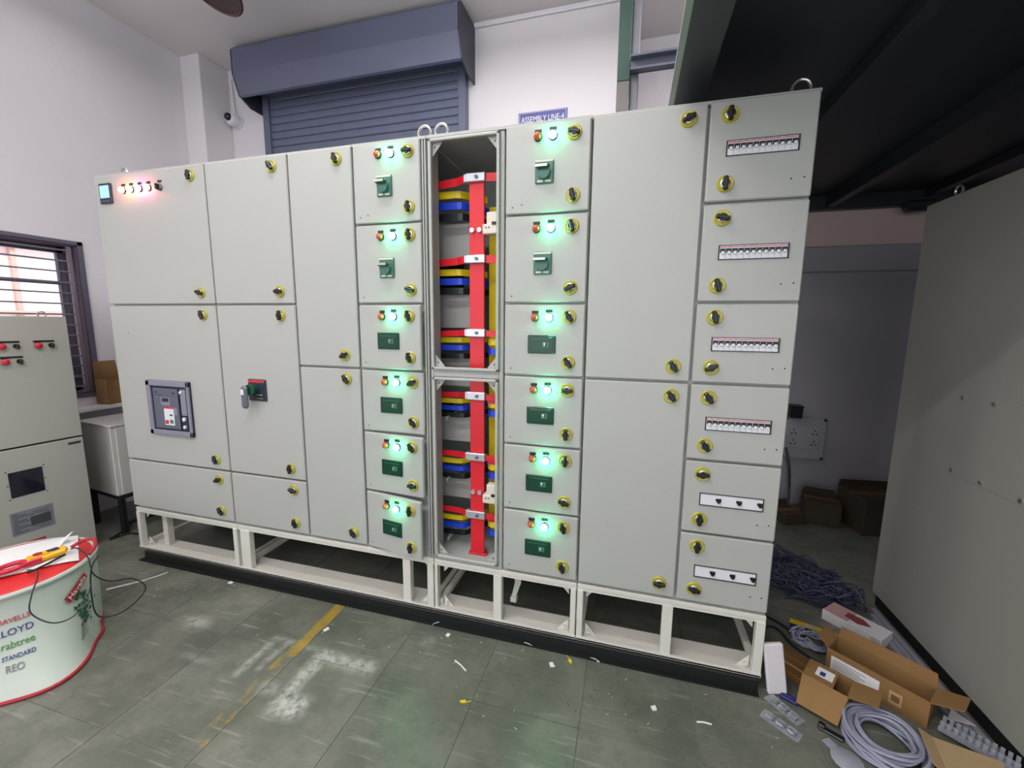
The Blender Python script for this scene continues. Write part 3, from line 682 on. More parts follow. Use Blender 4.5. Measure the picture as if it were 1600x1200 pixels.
b = MB().strip([(2.775 - sx, .17, .30), (2.80 - sx, .16, .27), (2.80 - sx, .14, .22)], .03, .006)
b = MB().prism([(2.76 - sx, .365), (2.81 - sx, .365), (2.815 - sx, .26), (2.785 - sx, .17), (2.760 - sx, .165), (2.780 - sx, .26)], 'y', .10, .106, 0).box(2.755 - sx, 2.79 - sx, .09, .13, .14, .17, 0, bev=.003)
b.build('cable_bracket', M_pale, SC)
ring(SC, .062, .05, .033)

# ---- section D (columns 7 and 8)
SD = section('rightmost switchboard section with breaker rows behind slots in six doors', CX[6], CX[8], [6, 7])
sx = CX[6]
carcass(SD, sx, CX[6], CX[8])
base_frame(SD, sx, CX[6], CX[8], [(3.137, 3.167), (3.550, 3.599), (3.960, 3.998)])
make_door(SD, sx, CX[6], CX[7], RZ[3], RZ[0], lockoff=.077)
make_door(SD, sx, CX[6], CX[7], RZ[6], RZ[3], lockoff=.077)
MCBZ = [2.404, 1.995, 1.612, 1.260, .907, .553]
for i in range(6):
    d = make_door(SD, sx, CX[7], CX[8], RZ[i + 1], RZ[i], side='L', lockoff=.078)
    zc = MCBZ[i]
    MB().box(3.676, 3.937, -.0015, 0, zc - .030, zc + .030, 0)
    fr_ = MB()
    for q in ((-.131, .131, .0275, .0300), (-.131, .131, -.0300, -.0275), (-.131, -.127, -.03, .03), (.127, .131, -.03, .03)): fr_.box(q[0], q[1], -.004, 0, q[2], q[3], 0)
    on(d, 'slot_edge', fr_.mesh('slot_edge', M_print), 3.8065, zc)
    if i < 4:
        for k in range(11): on(d, 'circuit_breaker', BRK, 3.8065 + (k - 5) * .0229, zc)
    else:
        for k in range(3): on(d, 'blank_cover', BLK, 3.8065 + (k - 1) * .0845, zc)
        for k in range(3): on(d, 'toggle', TGL, 3.755 + k * .084, zc)
    for q in ((CX[8] - .08, RZ[i + 1] + .075), (CX[8] - .035, RZ[i + 1] + .078)): on(d, 'screw_hole', HOLE, q[0], q[1])
MB().box(3.2 - sx, 3.93 - sx, .20, .208, .318, .372).build('earth_bar', M_busr, SD)
ring(SD, 3.945 - sx, .07, .034)

# black channels the switchboard stands on
tag(MB().box(.07, 3.985, -.012, .075, 0, BZ0 - .001, 0, bev=.003).box(.05, 3.985, -.040, .075, 0, .007, 0).build('support_channel', M_plinth), 'long black steel channel under the front of the switchboard', 'channel')
tag(MB().box(.07, 3.985, .50, .56, 0, BZ0, 0, bev=.004).build('support_channel', M_plinth), 'long black steel channel under the rear of the switchboard', 'channel')

# ================================================================== left side of the room
lc = thing('control_cabinet', 'grey two-door control cabinet with red buttons below the barred window', 'electrical cabinet', (-.4986, .032, 0), math.atan2(-.9959, -.0903))
LW, LD = .80, .52
MB().box(.002, LW, -LD, -.006, .03, 1.70, 0, bev=.004).build('body', M_cab, lc)
MB().box(.02, LW - .02, -LD + .02, -.03, 0, .03, 0).build('plinth', M_plinth, lc)
du = MB().box(.002, LW, -.004, .014, .857, 1.71, 0, bev=.004).build('door', M_cab, lc)
dl = MB().box(.002, LW, -.004, .014, .028, .845, 0, bev=.004).build('door', M_cab, lc)
MB().box(.004, LW, -.006, 0, .843, .859, 0).build('door_gap', M_black, lc)
btn = MB().box(-.052, .052, .014, .017, .014, .026, 1).lathe([(0, 0), (.014, 0), (.014, .010), (.020, .013), (.020, .024), (.012, .030), (0, .031)], c=(.034, .014, -.008), axis='y', seg=18, m=0).lathe([(0, 0), (.015, 0), (.015, .012), (0, .014)], c=(-.034, .014, -.008), axis='y', seg=18, m=1).box(-.040, -.028, .026, .044, -.028, .006, 1, bev=.003).box(.024, .044, .014, .020, .008, .020, 1).mesh('push_button_pair', [M_redl, M_black], True)
for u, zz in ((.134, 1.524), (.300, 1.524), (.295, 1.425), (.47, 1.524), (.46, 1.425)): link('push_button_pair', btn, du, (u, 0, zz))
MB().box(.234, .394, .013, .0165, .524, .694, 0).build('viewing_window', M_screen, dl)
b = MB()
for u in (.225, .402):
    for zz in (.515, .61, .703): b.cyl((u, .014, zz), (u, .0165, zz), .004, 8)
b.build('window_screws', M_print, dl)
b = MB().box(.210, .416, .014, .0155, .264, .422, 0)
for q in range(11):
    zz = .408 - q * .0128
    b.box(.38 - .04 * (q % 3), .405, .0155, .0158, zz, zz + .004, 1)
    if 4 <= q <= 8: b.box(.225, .325, .0155, .0158, zz - .002, zz + .008, 1)
    elif q > 0: b.box(.23, .33 - .02 * (q % 4), .0155, .0158, zz, zz + .003, 1)
b.build('rating_plate', [M_grey, M_print], dl)
b = MB().box(.267, .352, .014, .0155, .122, .203, 0)
for q in range(5): b.box(.276, .343, .0155, .0158, .135 + q * .013, .139 + q * .013, 1)
b.build('warning_sticker', [M_redd, M_trim], dl)
MB().box(.018, .088, .014, .018, .805, .820, 0, bev=.002).build('maker_plate', M_print, dl)
pts = [(.020 * math.sin(2 * math.pi * k / 20), 0, .02 + .020 * math.cos(2 * math.pi * k / 20)) for k in range(20)]
o = MB().tube(pts, .005, 8, closed=True).build('lifting_eye', M_zinc, lc, smooth=True); o.location = (.096, -.06, 1.702)

st = thing('junction_cabinet', 'small pale cabinet on a black angle-iron stand behind the grey control cabinet', 'electrical cabinet', (-.470, .190, 0), R(-7))
MB().box(-.46, -.014, 0, .40, .315, .880, 0, bev=.005).build('body', M_smallcab, st)
MB().box(-.47, .004, -.006, .41, .872, .886, 0, bev=.004).build('lid', M_smallcab, st)
MB().box(-.012, 0, .028, .395, .320, .868, 0, bev=.004).build('door', M_smallcab, st)
for xx in (-.45, -.04):
    for yy in (.005, .36): MB().box(xx, xx + .035, yy, yy + .035, 0, .29, 0, bev=.002).build('leg', M_blackm, st)
MB().box(-.455, 0, 0, .40, .288, .315, 0, bev=.003).build('stand_top', M_blackm, st)
MB().box(-.45, -.01, .36, .385, .06, .085, 0).box(-.03, -.01, .01, .38, .06, .085, 0).build('stand_brace', M_blackm, st)
tag(MB().tube(spline([(-.62, .33, .01), (-.56, .28, .008), (-.50, .17, .008), (-.47, .10, .008), (-.44, .20, .008), (-.36, .22, .008)], 6), .008, 6).build('floor_cable', M_black, smooth=True), 'black cable on the floor by the angle-iron stand', 'cable')

def open_box(name, label, cat, L, Wd, H, loc, rz, flaps, m, group=None, tilt=(0, 0)):
    t = thing(name, label, cat, loc, rz, group); t.rotation_euler = (tilt[0], tilt[1], rz)
    e = .004
    b = MB().box(-L / 2, L / 2, -Wd / 2, Wd / 2, 0, e).box(-L / 2, L / 2, -Wd / 2, -Wd / 2 + e, e, H).box(-L / 2, L / 2, Wd / 2 - e, Wd / 2, e, H).box(-L / 2, -L / 2 + e, -Wd / 2 + e, Wd / 2 - e, e, H).box(L / 2 - e, L / 2, -Wd / 2 + e, Wd / 2 - e, e, H)
    b.build('carton', m, t)
    for side, ang, ln in flaps:      # angle 0 = straight up, positive = folded outwards
        s_, c_ = math.sin(R(ang)), math.cos(R(ang))
        if side in ('+x', '-x'):
            sg = 1 if side == '+x' else -1; x = sg * L / 2
            vs = [(x, -Wd / 2, H), (x, Wd / 2, H), (x + sg * s_ * ln, Wd / 2 - .01, H + c_ * ln), (x + sg * s_ * ln, -Wd / 2 + .01, H + c_ * ln)]
        else:
            sg = 1 if side == '+y' else -1; y = sg * Wd / 2
            vs = [(-L / 2, y, H), (L / 2, y, H), (L / 2 - .01, y + sg * s_ * ln, H + c_ * ln), (-L / 2 + .01, y + sg * s_ * ln, H + c_ * ln)]
        n = (Vector(vs[1]) - Vector(vs[0])).cross(Vector(vs[3]) - Vector(vs[0])).normalized() * .003
        vs2 = [tuple(Vector(v) + n) for v in vs]
        MB()._add(vs + vs2, [(0, 1, 2, 3), (7, 6, 5, 4), (0, 4, 5, 1), (1, 5, 6, 2), (2, 6, 7, 3), (3, 7, 4, 0)], 0).build('flap', m, t)
    return t
open_box('cardboard_box', 'small brown cardboard box with a raised flap on the window ledge', 'box', .13, .19, .22, (-1.045, .585, .965), R(4), [('-x', 5, .15), ('+y', -15, .06)], M_card)

# ------------------------------------------------------------------ covered round stool with tools on it
PX, PY = .345, -.78
pf = thing('round_stool', 'round stool under a white printed cover with red seat and red hem', 'stool', (PX, PY, 0))
HEM = [(-180, .38), (-90, .42), (-33, .46), (-24, .49), (-15, .517), (-8, .507), (2, .459), (15, .377), (23, .352), (33, .345), (48, .30), (120, .32), (180, .38)]
def rb(a):          # radius of the hem by angle in degrees: the cover bulges out on one side and tucks in on the other
    a = (a + 180) % 360 - 180
    def at(q):
        q = (q + 180) % 360 - 180
        for (a0, r0), (a1, r1) in zip(HEM, HEM[1:]):
            if a0 <= q <= a1: return r0 + (r1 - r0) * (q - a0) / (a1 - a0)
        return .38
    return sum(at(a + d) for d in (-5, -2.5, 0, 2.5, 5)) / 5
RT, HT = .315, .425
NA, NH = 96, 14
vs, fs = [], []
for i in range(NA):
    a = 360.0 * i / NA
    for j in range(NH + 1):
        t = j / NH
        r = RT + (rb(a) - RT) * (1 - t) ** 2.2 + .004 * math.sin(R(a * 7)) * (1 - t)
        z = .004 + (HT - .004) * t
        vs.append((r * math.cos(R(a)), r * math.sin(R(a)), z))
for i in range(NA):
    k = (i + 1) % NA
    for j in range(NH): fs.append((i * (NH + 1) + j, k * (NH + 1) + j, k * (NH + 1) + j + 1, i * (NH + 1) + j + 1))
MB()._add(vs, fs, 0).build('cover', M_pouf, pf, smooth=True)
MB().tube([(rb(360.0 * i / NA) * 1.005 * math.cos(R(360.0 * i / NA)), rb(360.0 * i / NA) * 1.005 * math.sin(R(360.0 * i / NA)), .008) for i in range(NA)], .008, 8, closed=True).build('hem_piping', M_trim, pf, smooth=True)
MB().tube([(RT * math.cos(R(360.0 * i / 64)), RT * math.sin(R(360.0 * i / 64)), HT) for i in range(64)], .012, 8, closed=True).build('rim_welt', M_pouf, pf, smooth=True)
MB().lathe([(RT - .004, HT - .002), (RT - .02, HT + .014), (RT - .06, HT + .026), (RT - .15, HT + .033), (0, HT + .035)], seg=64).build('seat', M_poufred, pf, smooth=True)
def on_cover(vs, ang0, z0, scale, dr=.0035, slope=0.0):
    out = []
    for v in vs:
        u, h = v[0] * scale, v[1] * scale
        z = z0 + h + slope * u
        a = ang0 + math.degrees(u / .35)
        t = (z - .004) / (HT - .004); t = min(max(t, 0), 1)
        r = RT + (rb(a) - RT) * (1 - t) ** 2.2 + .004 * math.sin(R(a * 7)) * (1 - t) + dr + v[2]
        out.append((r * math.cos(R(a)), r * math.sin(R(a)), z))
    return out
for body, a0, z0, hgt, mm, wid in (('HAVELLS', -33, .302, .022, M_txtr, .112), ('LLOYD', -34.2, .248, .028, M_txtb, .122), ('crabtree', -34.0, .194, .029, M_txtg, .116), ('STANDARD', -31.5, .150, .018, M_txtb, .095), ('REO', -30.2, .104, .027, M_txtk, .050)):
    vs, fs = text_mesh(body, hgt / .7); wd = max(v[0] for v in vs); k = wid / wd
    MB()._add(on_cover([(v[0] * k, v[1], v[2]) for v in vs], a0, z0, 1.0), fs, 0).build('lettering', mm, pf)
# red fabric tag with script and the dark green tree print
def patch(u0, u1, v0, v1, ang, a0, z0, dr=.006):
    ca, sa = math.cos(ang), math.sin(ang); g = []
    for iu in range(9):
        for iv in range(3):
            u = u0 + (u1 - u0) * iu / 8; v = v0 + (v1 - v0) * iv / 2
            g.append((u * ca - v * sa, u * sa + v * ca, 0))
    f = [(i * 3 + j, i * 3 + 3 + j, i * 3 + 4 + j, i * 3 + 1 + j) for i in range(8) for j in range(2)]
    return on_cover(g, a0, z0, 1.0, dr), f
vs, fs = patch(-.072, .072, -.019, .019, R(31), 17.5, .326, .010)
MB()._add(vs, fs, 0).build('fabric_tag', M_trim, pf)
vs, fs = text_mesh('Havells', .036); wd = max(v[0] for v in vs); ca, sa = math.cos(R(31)), math.sin(R(31))
g = [((v[0] * .12 / wd - .06), v[1] - .012, v[2]) for v in vs]
g = [(u * ca - v * sa, u * sa + v * ca, q) for u, v, q in g]
MB()._add(on_cover(g, 17.5, .326, 1.0, .0115), fs, 0).build('lettering', M_white, pf)
b = MB(); rnd = random.Random(3)
for k in range(110):
    t = rnd.random(); u = rnd.gauss(0, .016 + .016 * (1 - abs(t - .5) * 2)); v = .17 * t
    sz = rnd.uniform(.003, .009); a_ = rnd.uniform(0, 3.14)
    pl = [(u + sz * math.cos(a_ + q) * (1.6 if q in (0, math.pi) else .7), .10 + v + sz * math.sin(a_ + q), 0) for q in (0, math.pi / 2, math.pi, 1.5 * math.pi)]
    b._add(on_cover(pl, 19, .03, 1.0, .004), [(0, 1, 2, 3)], 0)
for k in range(5):
    pl = [(-.035 + .008 * k, .05 + .012 * k, 0), (.03, .065 + .022 * k, 0), (.03, .068 + .022 * k, 0), (-.035 + .008 * k, .054 + .012 * k, 0)]
    b._add(on_cover(pl, 13, .03, 1.0, .004), [(0, 1, 2, 3)], 0)
b.build('tree_print', M_tree, pf)['kind'] = 'stuff'
SZ = HT + .037
# sheet of paper draped over the seat
vs = []; fs = []
for i in range(13):
    for j in range(9):
        u = -.30 + .57 * i / 12; v = -.19 + .38 * j / 8
        x = u * math.cos(R(62)) - v * math.sin(R(62)); y = u * math.sin(R(62)) + v * math.cos(R(62))
        x -= .02; y -= .01
        rr = math.hypot(x, y); zz = SZ + .006 - max(0, rr - .20) * .20 + .003 * math.sin(i * 1.3) * math.cos(j)
        vs.append((PX + x, PY + y, zz))
for i in range(12):
    for j in range(8): fs.append((i * 9 + j, i * 9 + 9 + j, i * 9 + 10 + j, i * 9 + 1 + j))
n = len(vs); vs2 = [(x, y, z - .0012) for x, y, z in vs]
ob = MB()._add(vs, fs, 0)._add(vs2, [f[::-1] for f in fs], 0).build('paper_sheet', M_paper, smooth=True)
tag(ob, 'white paper sheet spread over the red stool seat', 'paper')
b = MB()._add([(.33, -.57, SZ + .002), (.40, -.60, SZ + .002), (.385, -.53, SZ + .055), (.33, -.57, SZ + .004), (.40, -.605, SZ + .005), (.385, -.533, SZ + .058)], [(0, 1, 2), (5, 4, 3), (0, 3, 4, 1), (1, 4, 5, 2), (2, 5, 3, 0)], 0)
tag(b.build('paper_scrap', M_paper), 'folded white paper corner standing behind the clamp meter', 'paper')
# clamp meter
ang = math.atan2(.22, .04)
cmx = thing('clamp_meter', 'yellow and red clamp meter lying on the paper', 'meter', (.492, -.745, SZ + .010), ang)
MB().box(-.035, .115, -.030, .030, 0, .034, 0, bev=.012).box(-.02, .06, -.022, .022, .034, .037, 1, bev=.001).build('body', [M_meter, M_meter], cmx)
MB().box(.085, .118, -.024, .024, .004, .036, 0, bev=.010).build('end_cap', M_meter, cmx)
jaw = [(-.035 + -.045 + .052 * math.cos(t), .038 * math.sin(t), .018) for t in [2 * math.pi * k / 26 for k in range(26)]]
MB().tube(jaw, .012, 10, closed=True).build('jaw', M_meterr, cmx, smooth=True)
MB().box(-.055, .02, -.033, -.020, .002, .030, 0, bev=.005).build('trigger', M_meterr, cmx)
MB().cyl((.012, 0, .034), (.012, 0, .042), .017, 18).build('dial', M_trim, cmx)
MB().box(.045, .088, -.018, .018, .034, .0375, 0, bev=.001).build('display', M_print, cmx)
zt = SZ + .012
tag(MB().tube(spline([(.52, -.615, zt + .015), (.53, -.565, zt + .03), (.57, -.545, zt + .03), (.615, -.565, zt + .012), (.648, -.61, zt - .006)], 8), .009, 8).build('strap', M_trim, smooth=True), 'red wrist strap curving from the end of the clamp meter', 'strap')
tag(MB().tube(spline([(.535, -.625, zt + .012), (.60, -.63, zt + .03), (.69, -.64, zt), (.745, -.655, .40), (.76, -.60, .33), (.80, -.52, .30), (.85, -.50, .235), (.84, -.60, .175), (.79, -.68, .19), (.755, -.68, .30), (.735, -.655, .43), (.70, -.60, .465)], 8), .0035, 6).build('test_lead', M_black, smooth=True), 'black test lead looping off the right side of the stool', 'cable')
tag(MB().tube(spline([(.545, -.80, zt), (.60, -.79, zt), (.68, -.83, zt - .005), (.735, -.88, .43), (.755, -.90, .36), (.80, -.86, .29), (.82, -.80, .275), (.80, -.73, .30), (.76, -.68, .36)], 8), .0030, 6).build('test_lead', M_print, smooth=True), 'grey test lead sagging across the front of the stool cover', 'cable')
tag(MB().tube([(.585, -.815, SZ + .012), (.575, -.74, SZ + .014), (.555, -.66, SZ + .016)], .0055, 8).build('test_probe', M_black, smooth=True), 'thin black test probe lying on the paper', 'probe')

# ================================================================== right side of the room
rc = thing('tall_cabinet', 'tall grey cabinet on the right with a screwed cover plate', 'electrical cabinet', (4.85, -.30, 0))
MB().box(0, .80, -1.35, 1.215, .075, 2.345, 0, bev=.006).build('body', M_cabR, rc)
MB().box(.015, .78, -1.33, 1.195, 0, .075, 0).build('plinth', M_plinth, rc)
cp = MB().box(-.003, 0, -.10, .757, 1.0, 1.39, 0, bev=.001).build('cover_plate', M_cabR, rc)
for yy in (.735, .56, .36, .16, -.05):
    for zz in (1.02, 1.37): MB().cyl((-.009, yy, zz), (-.003, yy, zz), .009, 12).build('screw', M_zinc, cp, smooth=True)
b = MB().tube([(.04, 1.05 + .025 * math.sin(2 * math.pi * k / 20), 2.372 + .025 * math.cos(2 * math.pi * k / 20)) for k in range(20)], .006, 8, closed=True)
b.build('lifting_eye', M_zinc, rc, smooth=True)

# socket board on the far wall
sb = thing('socket_board', 'white socket board with four outlets on the shaded far wall', 'socket', (4.94, Y2, .655))
MB().box(-.17, .175, -.035, 0, -.195, .20, 0, bev=.006).build('box', M_sock, sb)
MB().box(-.13, .13, -.040, -.035, -.095, .115, 0, bev=.004).build('cover', M_sock, sb)
for ux in (-.085, .085):
    for uz in (-.04, .06):
        b = MB()
        for q in ((0, .02), (-.017, -.012), (.017, -.012)): b.cyl((ux + q[0], -.0405, uz + q[1]), (ux + q[0], -.042, uz + q[1]), .007, 8)
        b.build('outlet', M_print, sb)
for ux in (-.155, .16):
    for uz in (-.18, .185): MB().cyl((ux, -.036, uz), (ux, -.044, uz), .013, 10).build('bolt', M_print, sb)
tag(MB().box(4.79, 4.885, 2.33, 2.44, .858, .965, 0, bev=.006).box(4.785, 4.89, 2.325, 2.445, .955, .972, 0, bev=.003).build('power_adapter', M_black), 'small black adapter standing on top of the socket board', 'adapter')
tag(MB().tube(spline([(4.80, 2.40, .56), (4.83, 2.36, .40), (4.845, 2.34, .18), (4.83, 2.30, .06), (4.78, 2.30, .02), (4.60, 2.32, .015)], 8), .010, 6).build('hanging_cable', M_black, smooth=True), 'black cable hanging below the socket board', 'cable')
# dark cartons in the far corner
M_dcard = mat('cardboard_shaded', rgb(64, 54, 42), 0.85, var=0.15, scale=6)  # shade of the far corner is put into this carton colour
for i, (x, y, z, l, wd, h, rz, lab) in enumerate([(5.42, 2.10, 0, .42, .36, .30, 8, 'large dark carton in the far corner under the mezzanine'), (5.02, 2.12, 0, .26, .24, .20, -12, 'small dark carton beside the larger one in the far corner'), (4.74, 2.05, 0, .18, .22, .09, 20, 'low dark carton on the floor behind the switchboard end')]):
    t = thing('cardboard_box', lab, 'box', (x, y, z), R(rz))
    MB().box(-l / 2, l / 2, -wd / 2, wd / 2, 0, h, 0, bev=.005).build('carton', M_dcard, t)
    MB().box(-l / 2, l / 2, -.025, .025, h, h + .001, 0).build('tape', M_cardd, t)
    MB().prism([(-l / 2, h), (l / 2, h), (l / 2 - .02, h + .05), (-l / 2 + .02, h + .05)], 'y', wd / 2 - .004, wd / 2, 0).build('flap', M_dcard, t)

# tangle of dark cables
rnd = random.Random(11); b = MB()
for k in range(46):
    cx0, cy0 = rnd.uniform(4.38, 4.62), rnd.uniform(.92, 1.18); rx, ry = rnd.uniform(.12, .30), rnd.uniform(.08, .22); a0 = rnd.uniform(0, 6.28); sp = rnd.uniform(2.0, 5.5)
    pts = []
    for q in range(12):
        t = a0 + sp * q / 11; u, v = rx * math.cos(t), ry * math.sin(t)
        pts.append((min(cx0 + u * .87 + v * .5, 4.82), cy0 - u * .5 + v * .87 + rnd.uniform(-.015, .015), .008 + abs(rnd.gauss(0, .028))))
    b.tube(spline(pts, 2), .0055, 5)
tag(b.build('cable_tangle', M_cabled, smooth=True), 'tangle of thin dark blue cables on the floor behind the switchboard end', 'cables', kind='stuff')
b = MB()
for k in range(16):
    a0 = rnd.uniform(0, 6); pts = [(4.36 + .09 * math.cos(a0 + q * .6) + rnd.uniform(-.02, .02), .41 + .06 * math.sin(a0 + q * .6) + rnd.uniform(-.02, .02), .01 + abs(rnd.gauss(0, .02))) for q in range(8)]
    b.tube(spline(pts, 2), .005, 5)
tag(b.build('wire_scraps', M_cable, smooth=True), 'clump of pale wire offcuts between the flyer and the long carton', 'wires', kind='stuff')
tag(MB().tube(spline([(4.03, .55, .006), (4.12, .48, .006), (4.20, .46, .02), (4.25, .36, .006), (4.33, .27, .006), (4.39, .25, .02)], 7), .007, 6).build('floor_cable', M_black, smooth=True), 'black cable running past the brown flat carton', 'cable')
tag(MB().tube(spline([(4.02, .70, .006), (4.15, .60, .006), (4.24, .50, .02), (4.30, .42, .006), (4.36, .33, .02)], 7), .007, 6).build('floor_cable', M_blackm, smooth=True), 'black cable beside the yellow and navy flyer', 'cable')

# white and pink product box
t = thing('product_box', 'white and pink product box with red print by the tall cabinet', 'box', (4.635, .60, 0), R(-46))
MB().box(-.14, .14, -.065, .065, 0, .062, 0, bev=.002).build('carton', M_paper, t)
MB().box(-.138, -.02, -.063, .063, .062, .063, 0).build('pink_print', M_pinkp, t)
MB().prism([(-.05, -.02), (.02, -.035), (.07, 0), (.02, .035), (-.05, .03)], 'z', .0632, .0638, 0).build('red_print', M_redd, t)
b = MB()
for q in range(5): b.box(.09, .135, -.0655, -.065, .012 + q * .009, .015 + q * .009)
b.build('small_print', M_txtk, t)
t = thing('flyer', 'glossy yellow and navy flyer on the floor beside wire offcuts', 'flyer', (4.40, .515, .004), R(-18))
MB().box(-.11, .11, -.05, .005, 0, .003).build('navy_half', M_navy, t)
MB().box(-.11, .11, .005, .05, 0, .003).build('yellow_half', M_ylw, t)

# cartons and coil in front
t = open_box('cardboard_box', 'long open cardboard box with a white label in front of the tall cabinet', 'box', .37, .13, .125, (4.530, .160, 0), R(-40), [('+x', 70, .10), ('-x', 55, .06), ('+y', 8, .06)], M_card)
b = MB().box(-.165, .02, -.0665, -.065, .018, .095, 0)
for q in range(5): b.box(-.155, -.03 - .02 * (q % 2), -.067, -.0665, .030 + q * .012, .033 + q * .012, 1)
b.build('label', [M_paper, M_txtk], t)
MB().box(.055, .10, -.0665, -.065, .025, .085, 0).box(.063, .092, -.067, -.0665, .04, .07, 1).build('small_label', [M_cardl, M_cardd], t)
t = open_box('cardboard_box', 'small open cardboard box with a white sticker beside the flat brown carton', 'box', .17, .13, .10, (4.285, .055, 0), R(-33), [('-y', 125, .13), ('+x', 78, .10)], M_card)
MB().box(-.084, .03, -.064, .064, .1005, .103, 0).build('closed_flap', M_card, t)
MB().box(-.045, .02, -.03, .035, .1032, .1038, 0).box(-.03, -.01, -.02, .01, .1038, .1041, 1).build('sticker', [M_paper, M_txtb], t)
t = thing('flat_carton', 'flat brown folded carton at the right end of the switchboard', 'carton', (4.172, .215, 0), R(-42))
MB().box(-.115, .115, -.085, .085, 0, .035, 0, bev=.003).build('carton', M_cardd, t)
MB().box(-.11, .11, .02, .026, .035, .038, 0).build('fold_edge', M_card, t)
MB().box(-.02, .09, -.035, -.027, .035, .038, 0).build('tape', M_cardl, t)
# crumpled plastic wrap behind the long carton
bm = bmesh.new(); bmesh.ops.create_icosphere(bm, subdivisions=3, radius=1.0); rnd = random.Random(21)
for v in bm.verts:
    k_ = 1 + rnd.uniform(-.28, .22); v.co = Vector((v.co.x * .095 * k_, v.co.y * .055 * k_, max(0.0, .030 + v.co.z * .032 * k_)))
me = bpy.data.meshes.new('plastic_wrap'); bm.to_mesh(me); bm.free(); me.materials.append(M_wrap)
o = link('plastic_wrap', me, None, (4.640, .385, 0), (0, 0, R(-40))); tag(o, 'crumpled lilac plastic wrap between the product box and the long carton', 'wrapping')
# cable coil
b = MB(); rnd = random.Random(5)
for k in range(15):
    rr = .088 + rnd.uniform(0, .050); zz = .012 + (k % 5) * .012; ox_, oy_ = rnd.uniform(-.010, .010), rnd.uniform(-.010, .010); ph = rnd.uniform(0, 6)
    b.tube([(ox_ + rr * math.cos(2 * math.pi * q / 40), oy_ + rr * math.sin(2 * math.pi * q / 40), zz + .006 * math.sin(3 * 2 * math.pi * q / 40 + ph)) for q in range(40)], .0062, 6, closed=True)
o = b.build('cable_coil', M_cable, smooth=True); o.location = (4.410, -.150, .0)
tag(o, 'coil of lilac grey cable on the floor in front of the long carton', 'coil')
t = open_box('cardboard_box', 'pale beige cardboard box at the bottom right next to the cable coil', 'box', .20, .18, .06, (4.655, -.225, 0), R(-14), [('-x', 60, .05)], M_cardl)
MB().box(-.098, .098, -.088, .088, .0605, .063, 0).build('closed_flap', M_cardl, t)
# slotted wiring duct
t = thing('wiring_duct', 'grey slotted wiring duct lying beside the pale beige box', 'duct', (4.752, -.082, .0235), R(-40))
MB().box(-.11, .11, -.022, .022, 0, .004, 0).box(-.11, .11, -.022, -.019, .004, .022, 0).box(-.11, .11, .019, .022, .004, .022, 0).build('channel', M_trunk, t)
for k in range(11):
    for yy in (-.0205, .0205): MB().box(-.105 + k * .02, -.093 + k * .02, yy - .0015, yy + .0015, .022, .05, 0).build('finger', M_trunk, t)
# trunking lengths along the plinth
for k, (xa, za, lab) in enumerate(((4.822, 0, 'grey trunking length lying against the tall cabinet plinth'), (4.790, 0, 'grey trunking length second from the tall cabinet plinth'), (4.760, 0, 'grey trunking length third from the tall cabinet plinth'))):
    b = MB().box(-.013, .013, -.48 + .02 * k, .46 - .06 * k, 0, .020, 0, bev=.002).box(-.009, .009, -.47 + .02 * k, .45 - .06 * k, .020, .022, 0)
    o = b.build('trunking_length', M_trunk); o.location = (xa, .36, za)
    tag(o, lab, 'trunking')
b = MB().prism([(-.05, -.01), (.05, -.035), (.02, .04)], 'z', 0, .002)
o = b.build('paper_scrap', M_paper); o.location = (4.765, .055, .030); o.rotation_euler = (R(6), R(4), .3)
tag(o, 'white paper triangle lying on the trunking behind the slotted duct', 'paper')
# foam strip leaning on the end of the base
b = MB().box(-.042, .042, -.012, .012, 0, .24, 0, bev=.006)
o = b.build('foam_strip', M_foam); o.location = (4.072, .008, .002); o.rotation_euler = (R(-6), R(-7), R(10))
tag(o, 'white foam strip leaning on the right end of the switchboard base', 'foam')
# clear blister packs
for k, (x, y, rz, lab) in enumerate(((4.075, -.075, -50, 'clear plastic pack nearest the foam strip'), (4.035, -.165, -38, 'clear plastic pack on bare floor near the small box'))):
    t = thing('plastic_pack', lab, 'packaging', (x, y, 0), R(rz))
    MB().box(-.075, .075, -.028, .028, 0, .002, 0).build('backing', M_clear, t)
    for q in range(3): MB().box(-.062 + q * .043, -.027 + q * .043, -.018, .018, .002, .018, 0, bev=.006).build('blister', M_clear, t)
t = thing('blue_packet', 'small blue packet lying behind the clear plastic pack', 'packet', (4.115, -.015, 0), R(-30))
MB().box(-.035, .035, -.018, .018, 0, .016, 0, bev=.004).box(-.036, .036, -.004, .004, .006, .0175, 1).build('wrapper', [M_navy, M_txtb], t)
t = thing('grey_pouch', 'dull grey plastic pouch on the floor at the bottom edge by the coil', 'pouch', (4.235, -.265, 0), R(-60))
MB().lathe([(0, .0), (.05, .002), (.055, .008), (.045, .014), (0, .018)], seg=12).box(-.09, -.04, -.02, .02, .004, .009, 0, bev=.002).build('pouch', M_trunk, t, smooth=True)
t = thing('black_clip', 'black plastic clip in front of the small open cardboard box', 'clip', (4.225, -.150, 0), R(-30))
MB().box(-.045, .045, -.014, .014, 0, .012, 0, bev=.004).box(-.045, -.02, -.014, .014, .012, .026, 0, bev=.004).build('clip_body', M_black, t)

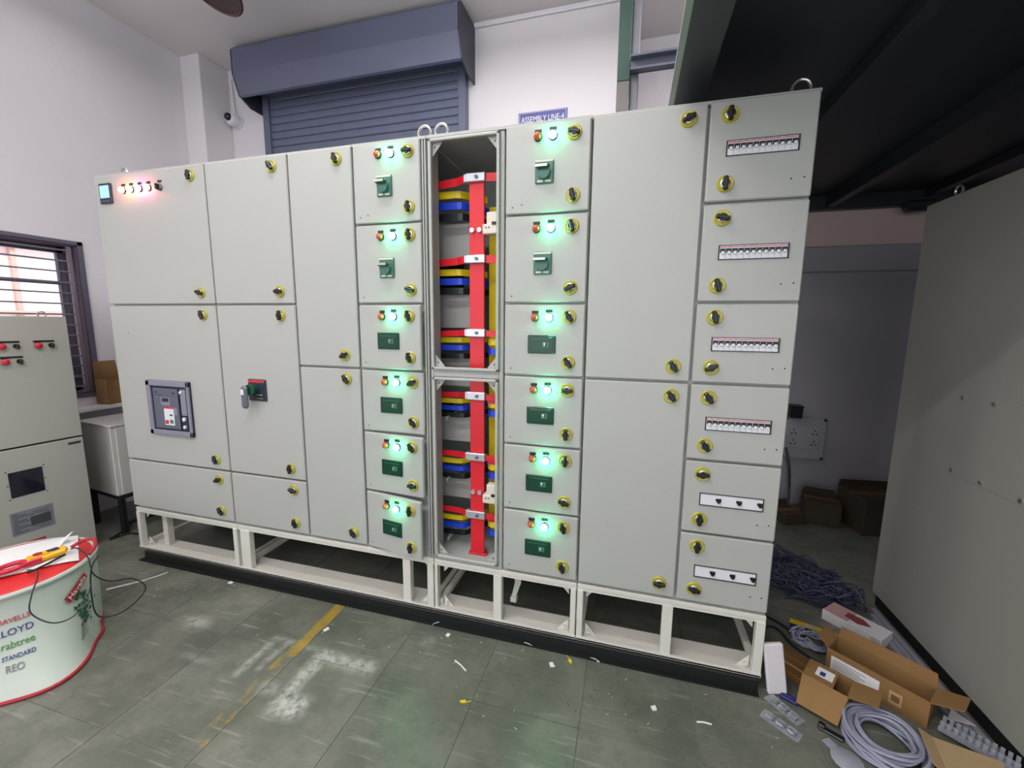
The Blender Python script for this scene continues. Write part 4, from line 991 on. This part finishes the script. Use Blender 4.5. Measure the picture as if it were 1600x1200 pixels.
# ================================================================== litter on the floor
SCR = [MB().prism([(-.016, -.010), (.014, -.012), (.018, .006), (-.010, .012)], 'z', 0, .003).mesh('paper_scrap', M_paper),
       MB().prism([(-.010, -.014), (.012, -.006), (.006, .012), (-.012, .008)], 'z', 0, .006).mesh('paper_scrap', M_paper)]
for i, (x, y, lab) in enumerate([(.90, -.055, 'white paper scrap near the left end of the black channel'), (2.455, -.085, 'white paper scrap below the busbar chamber'), (3.035, -.125, 'crumpled white scrap before the right middle of the channel'), (3.515, -.235, 'white scrap on the floor below the tall blank doors'), (1.79, -.235, 'white scrap touching the worn yellow line')]):
    o = link('paper_scrap', SCR[i % 2], None, (x, y, .0), (0, 0, i * 1.1)); tag(o, lab, 'scrap', 'paper scraps on the floor')
for i, (x, y, lab) in enumerate([(2.69, -.44, 'dry yellow leaf scrap on the floor below the busbar chamber'), (3.12, -.075, 'yellow scrap close to the black channel')]):
    b = MB().prism([(-.018, -.003), (-.004, -.010), (.016, -.002), (.004, .010)], 'z', 0, .004).tube([(.014, 0, .003), (.035, .010, .004)], .0015, 5)
    o = b.build('leaf_scrap', M_ylw); o.location = (x, y, 0); o.rotation_euler = (0, 0, i * 1.9); tag(o, lab, 'scrap')
b = MB().box(-.12, .0, -.008, .008, 0, .003).box(0, .07, -.004, .006, 0, .004).tube([(.07, 0, .004), (.14, .012, .005), (.18, .03, .004)], .003, 5)
o = b.build('plastic_strip', M_paper); o.location = (.30, -.245, 0); o.rotation_euler = (0, 0, R(48)); tag(o, 'long white plastic strip on the floor right of the stool', 'strip')
for i, (x, y, L_, rz, lab) in enumerate([(2.36, -.02, .06, 40, 'short white wire offcut at the foot of the channel left of the busbars'), (2.89, -.03, .05, -15, 'short white wire offcut at the foot of the channel right of the busbars'), (3.24, -.035, .05, -15, 'short white wire offcut at the foot of the channel under the last section'), (2.60, -.26, .09, -30, 'pale straw-like offcut on the floor near the yellow leaf scrap'), (3.72, -.25, .06, 5, 'pale offcut on the floor near the right end of the channel')]):
    o = MB().tube([(-L_ / 2, 0, .004), (0, .003, .005), (L_ / 2, 0, .004)], .0035, 6).build('wire_offcut', M_paper); o.location = (x, y, 0); o.rotation_euler = (0, 0, R(rz)); tag(o, lab, 'offcut')
b = MB(); rnd = random.Random(9)
for k in range(150):
    x = rnd.uniform(.2, 4.2); y = rnd.gauss(-.22, .16)
    if y > -.06 or y < -.8: continue
    L_ = rnd.uniform(.004, .014); a_ = rnd.uniform(0, 6.28)
    b.tube([(x, y, .0015), (x + L_ * math.cos(a_), y + L_ * math.sin(a_), .0015)], .0009, 4, m=0 if k % 3 else 1)
tag(b.build('floor_crumbs', [M_print, M_paper]), 'tiny wire clippings and crumbs scattered along the channel', 'debris', kind='stuff')
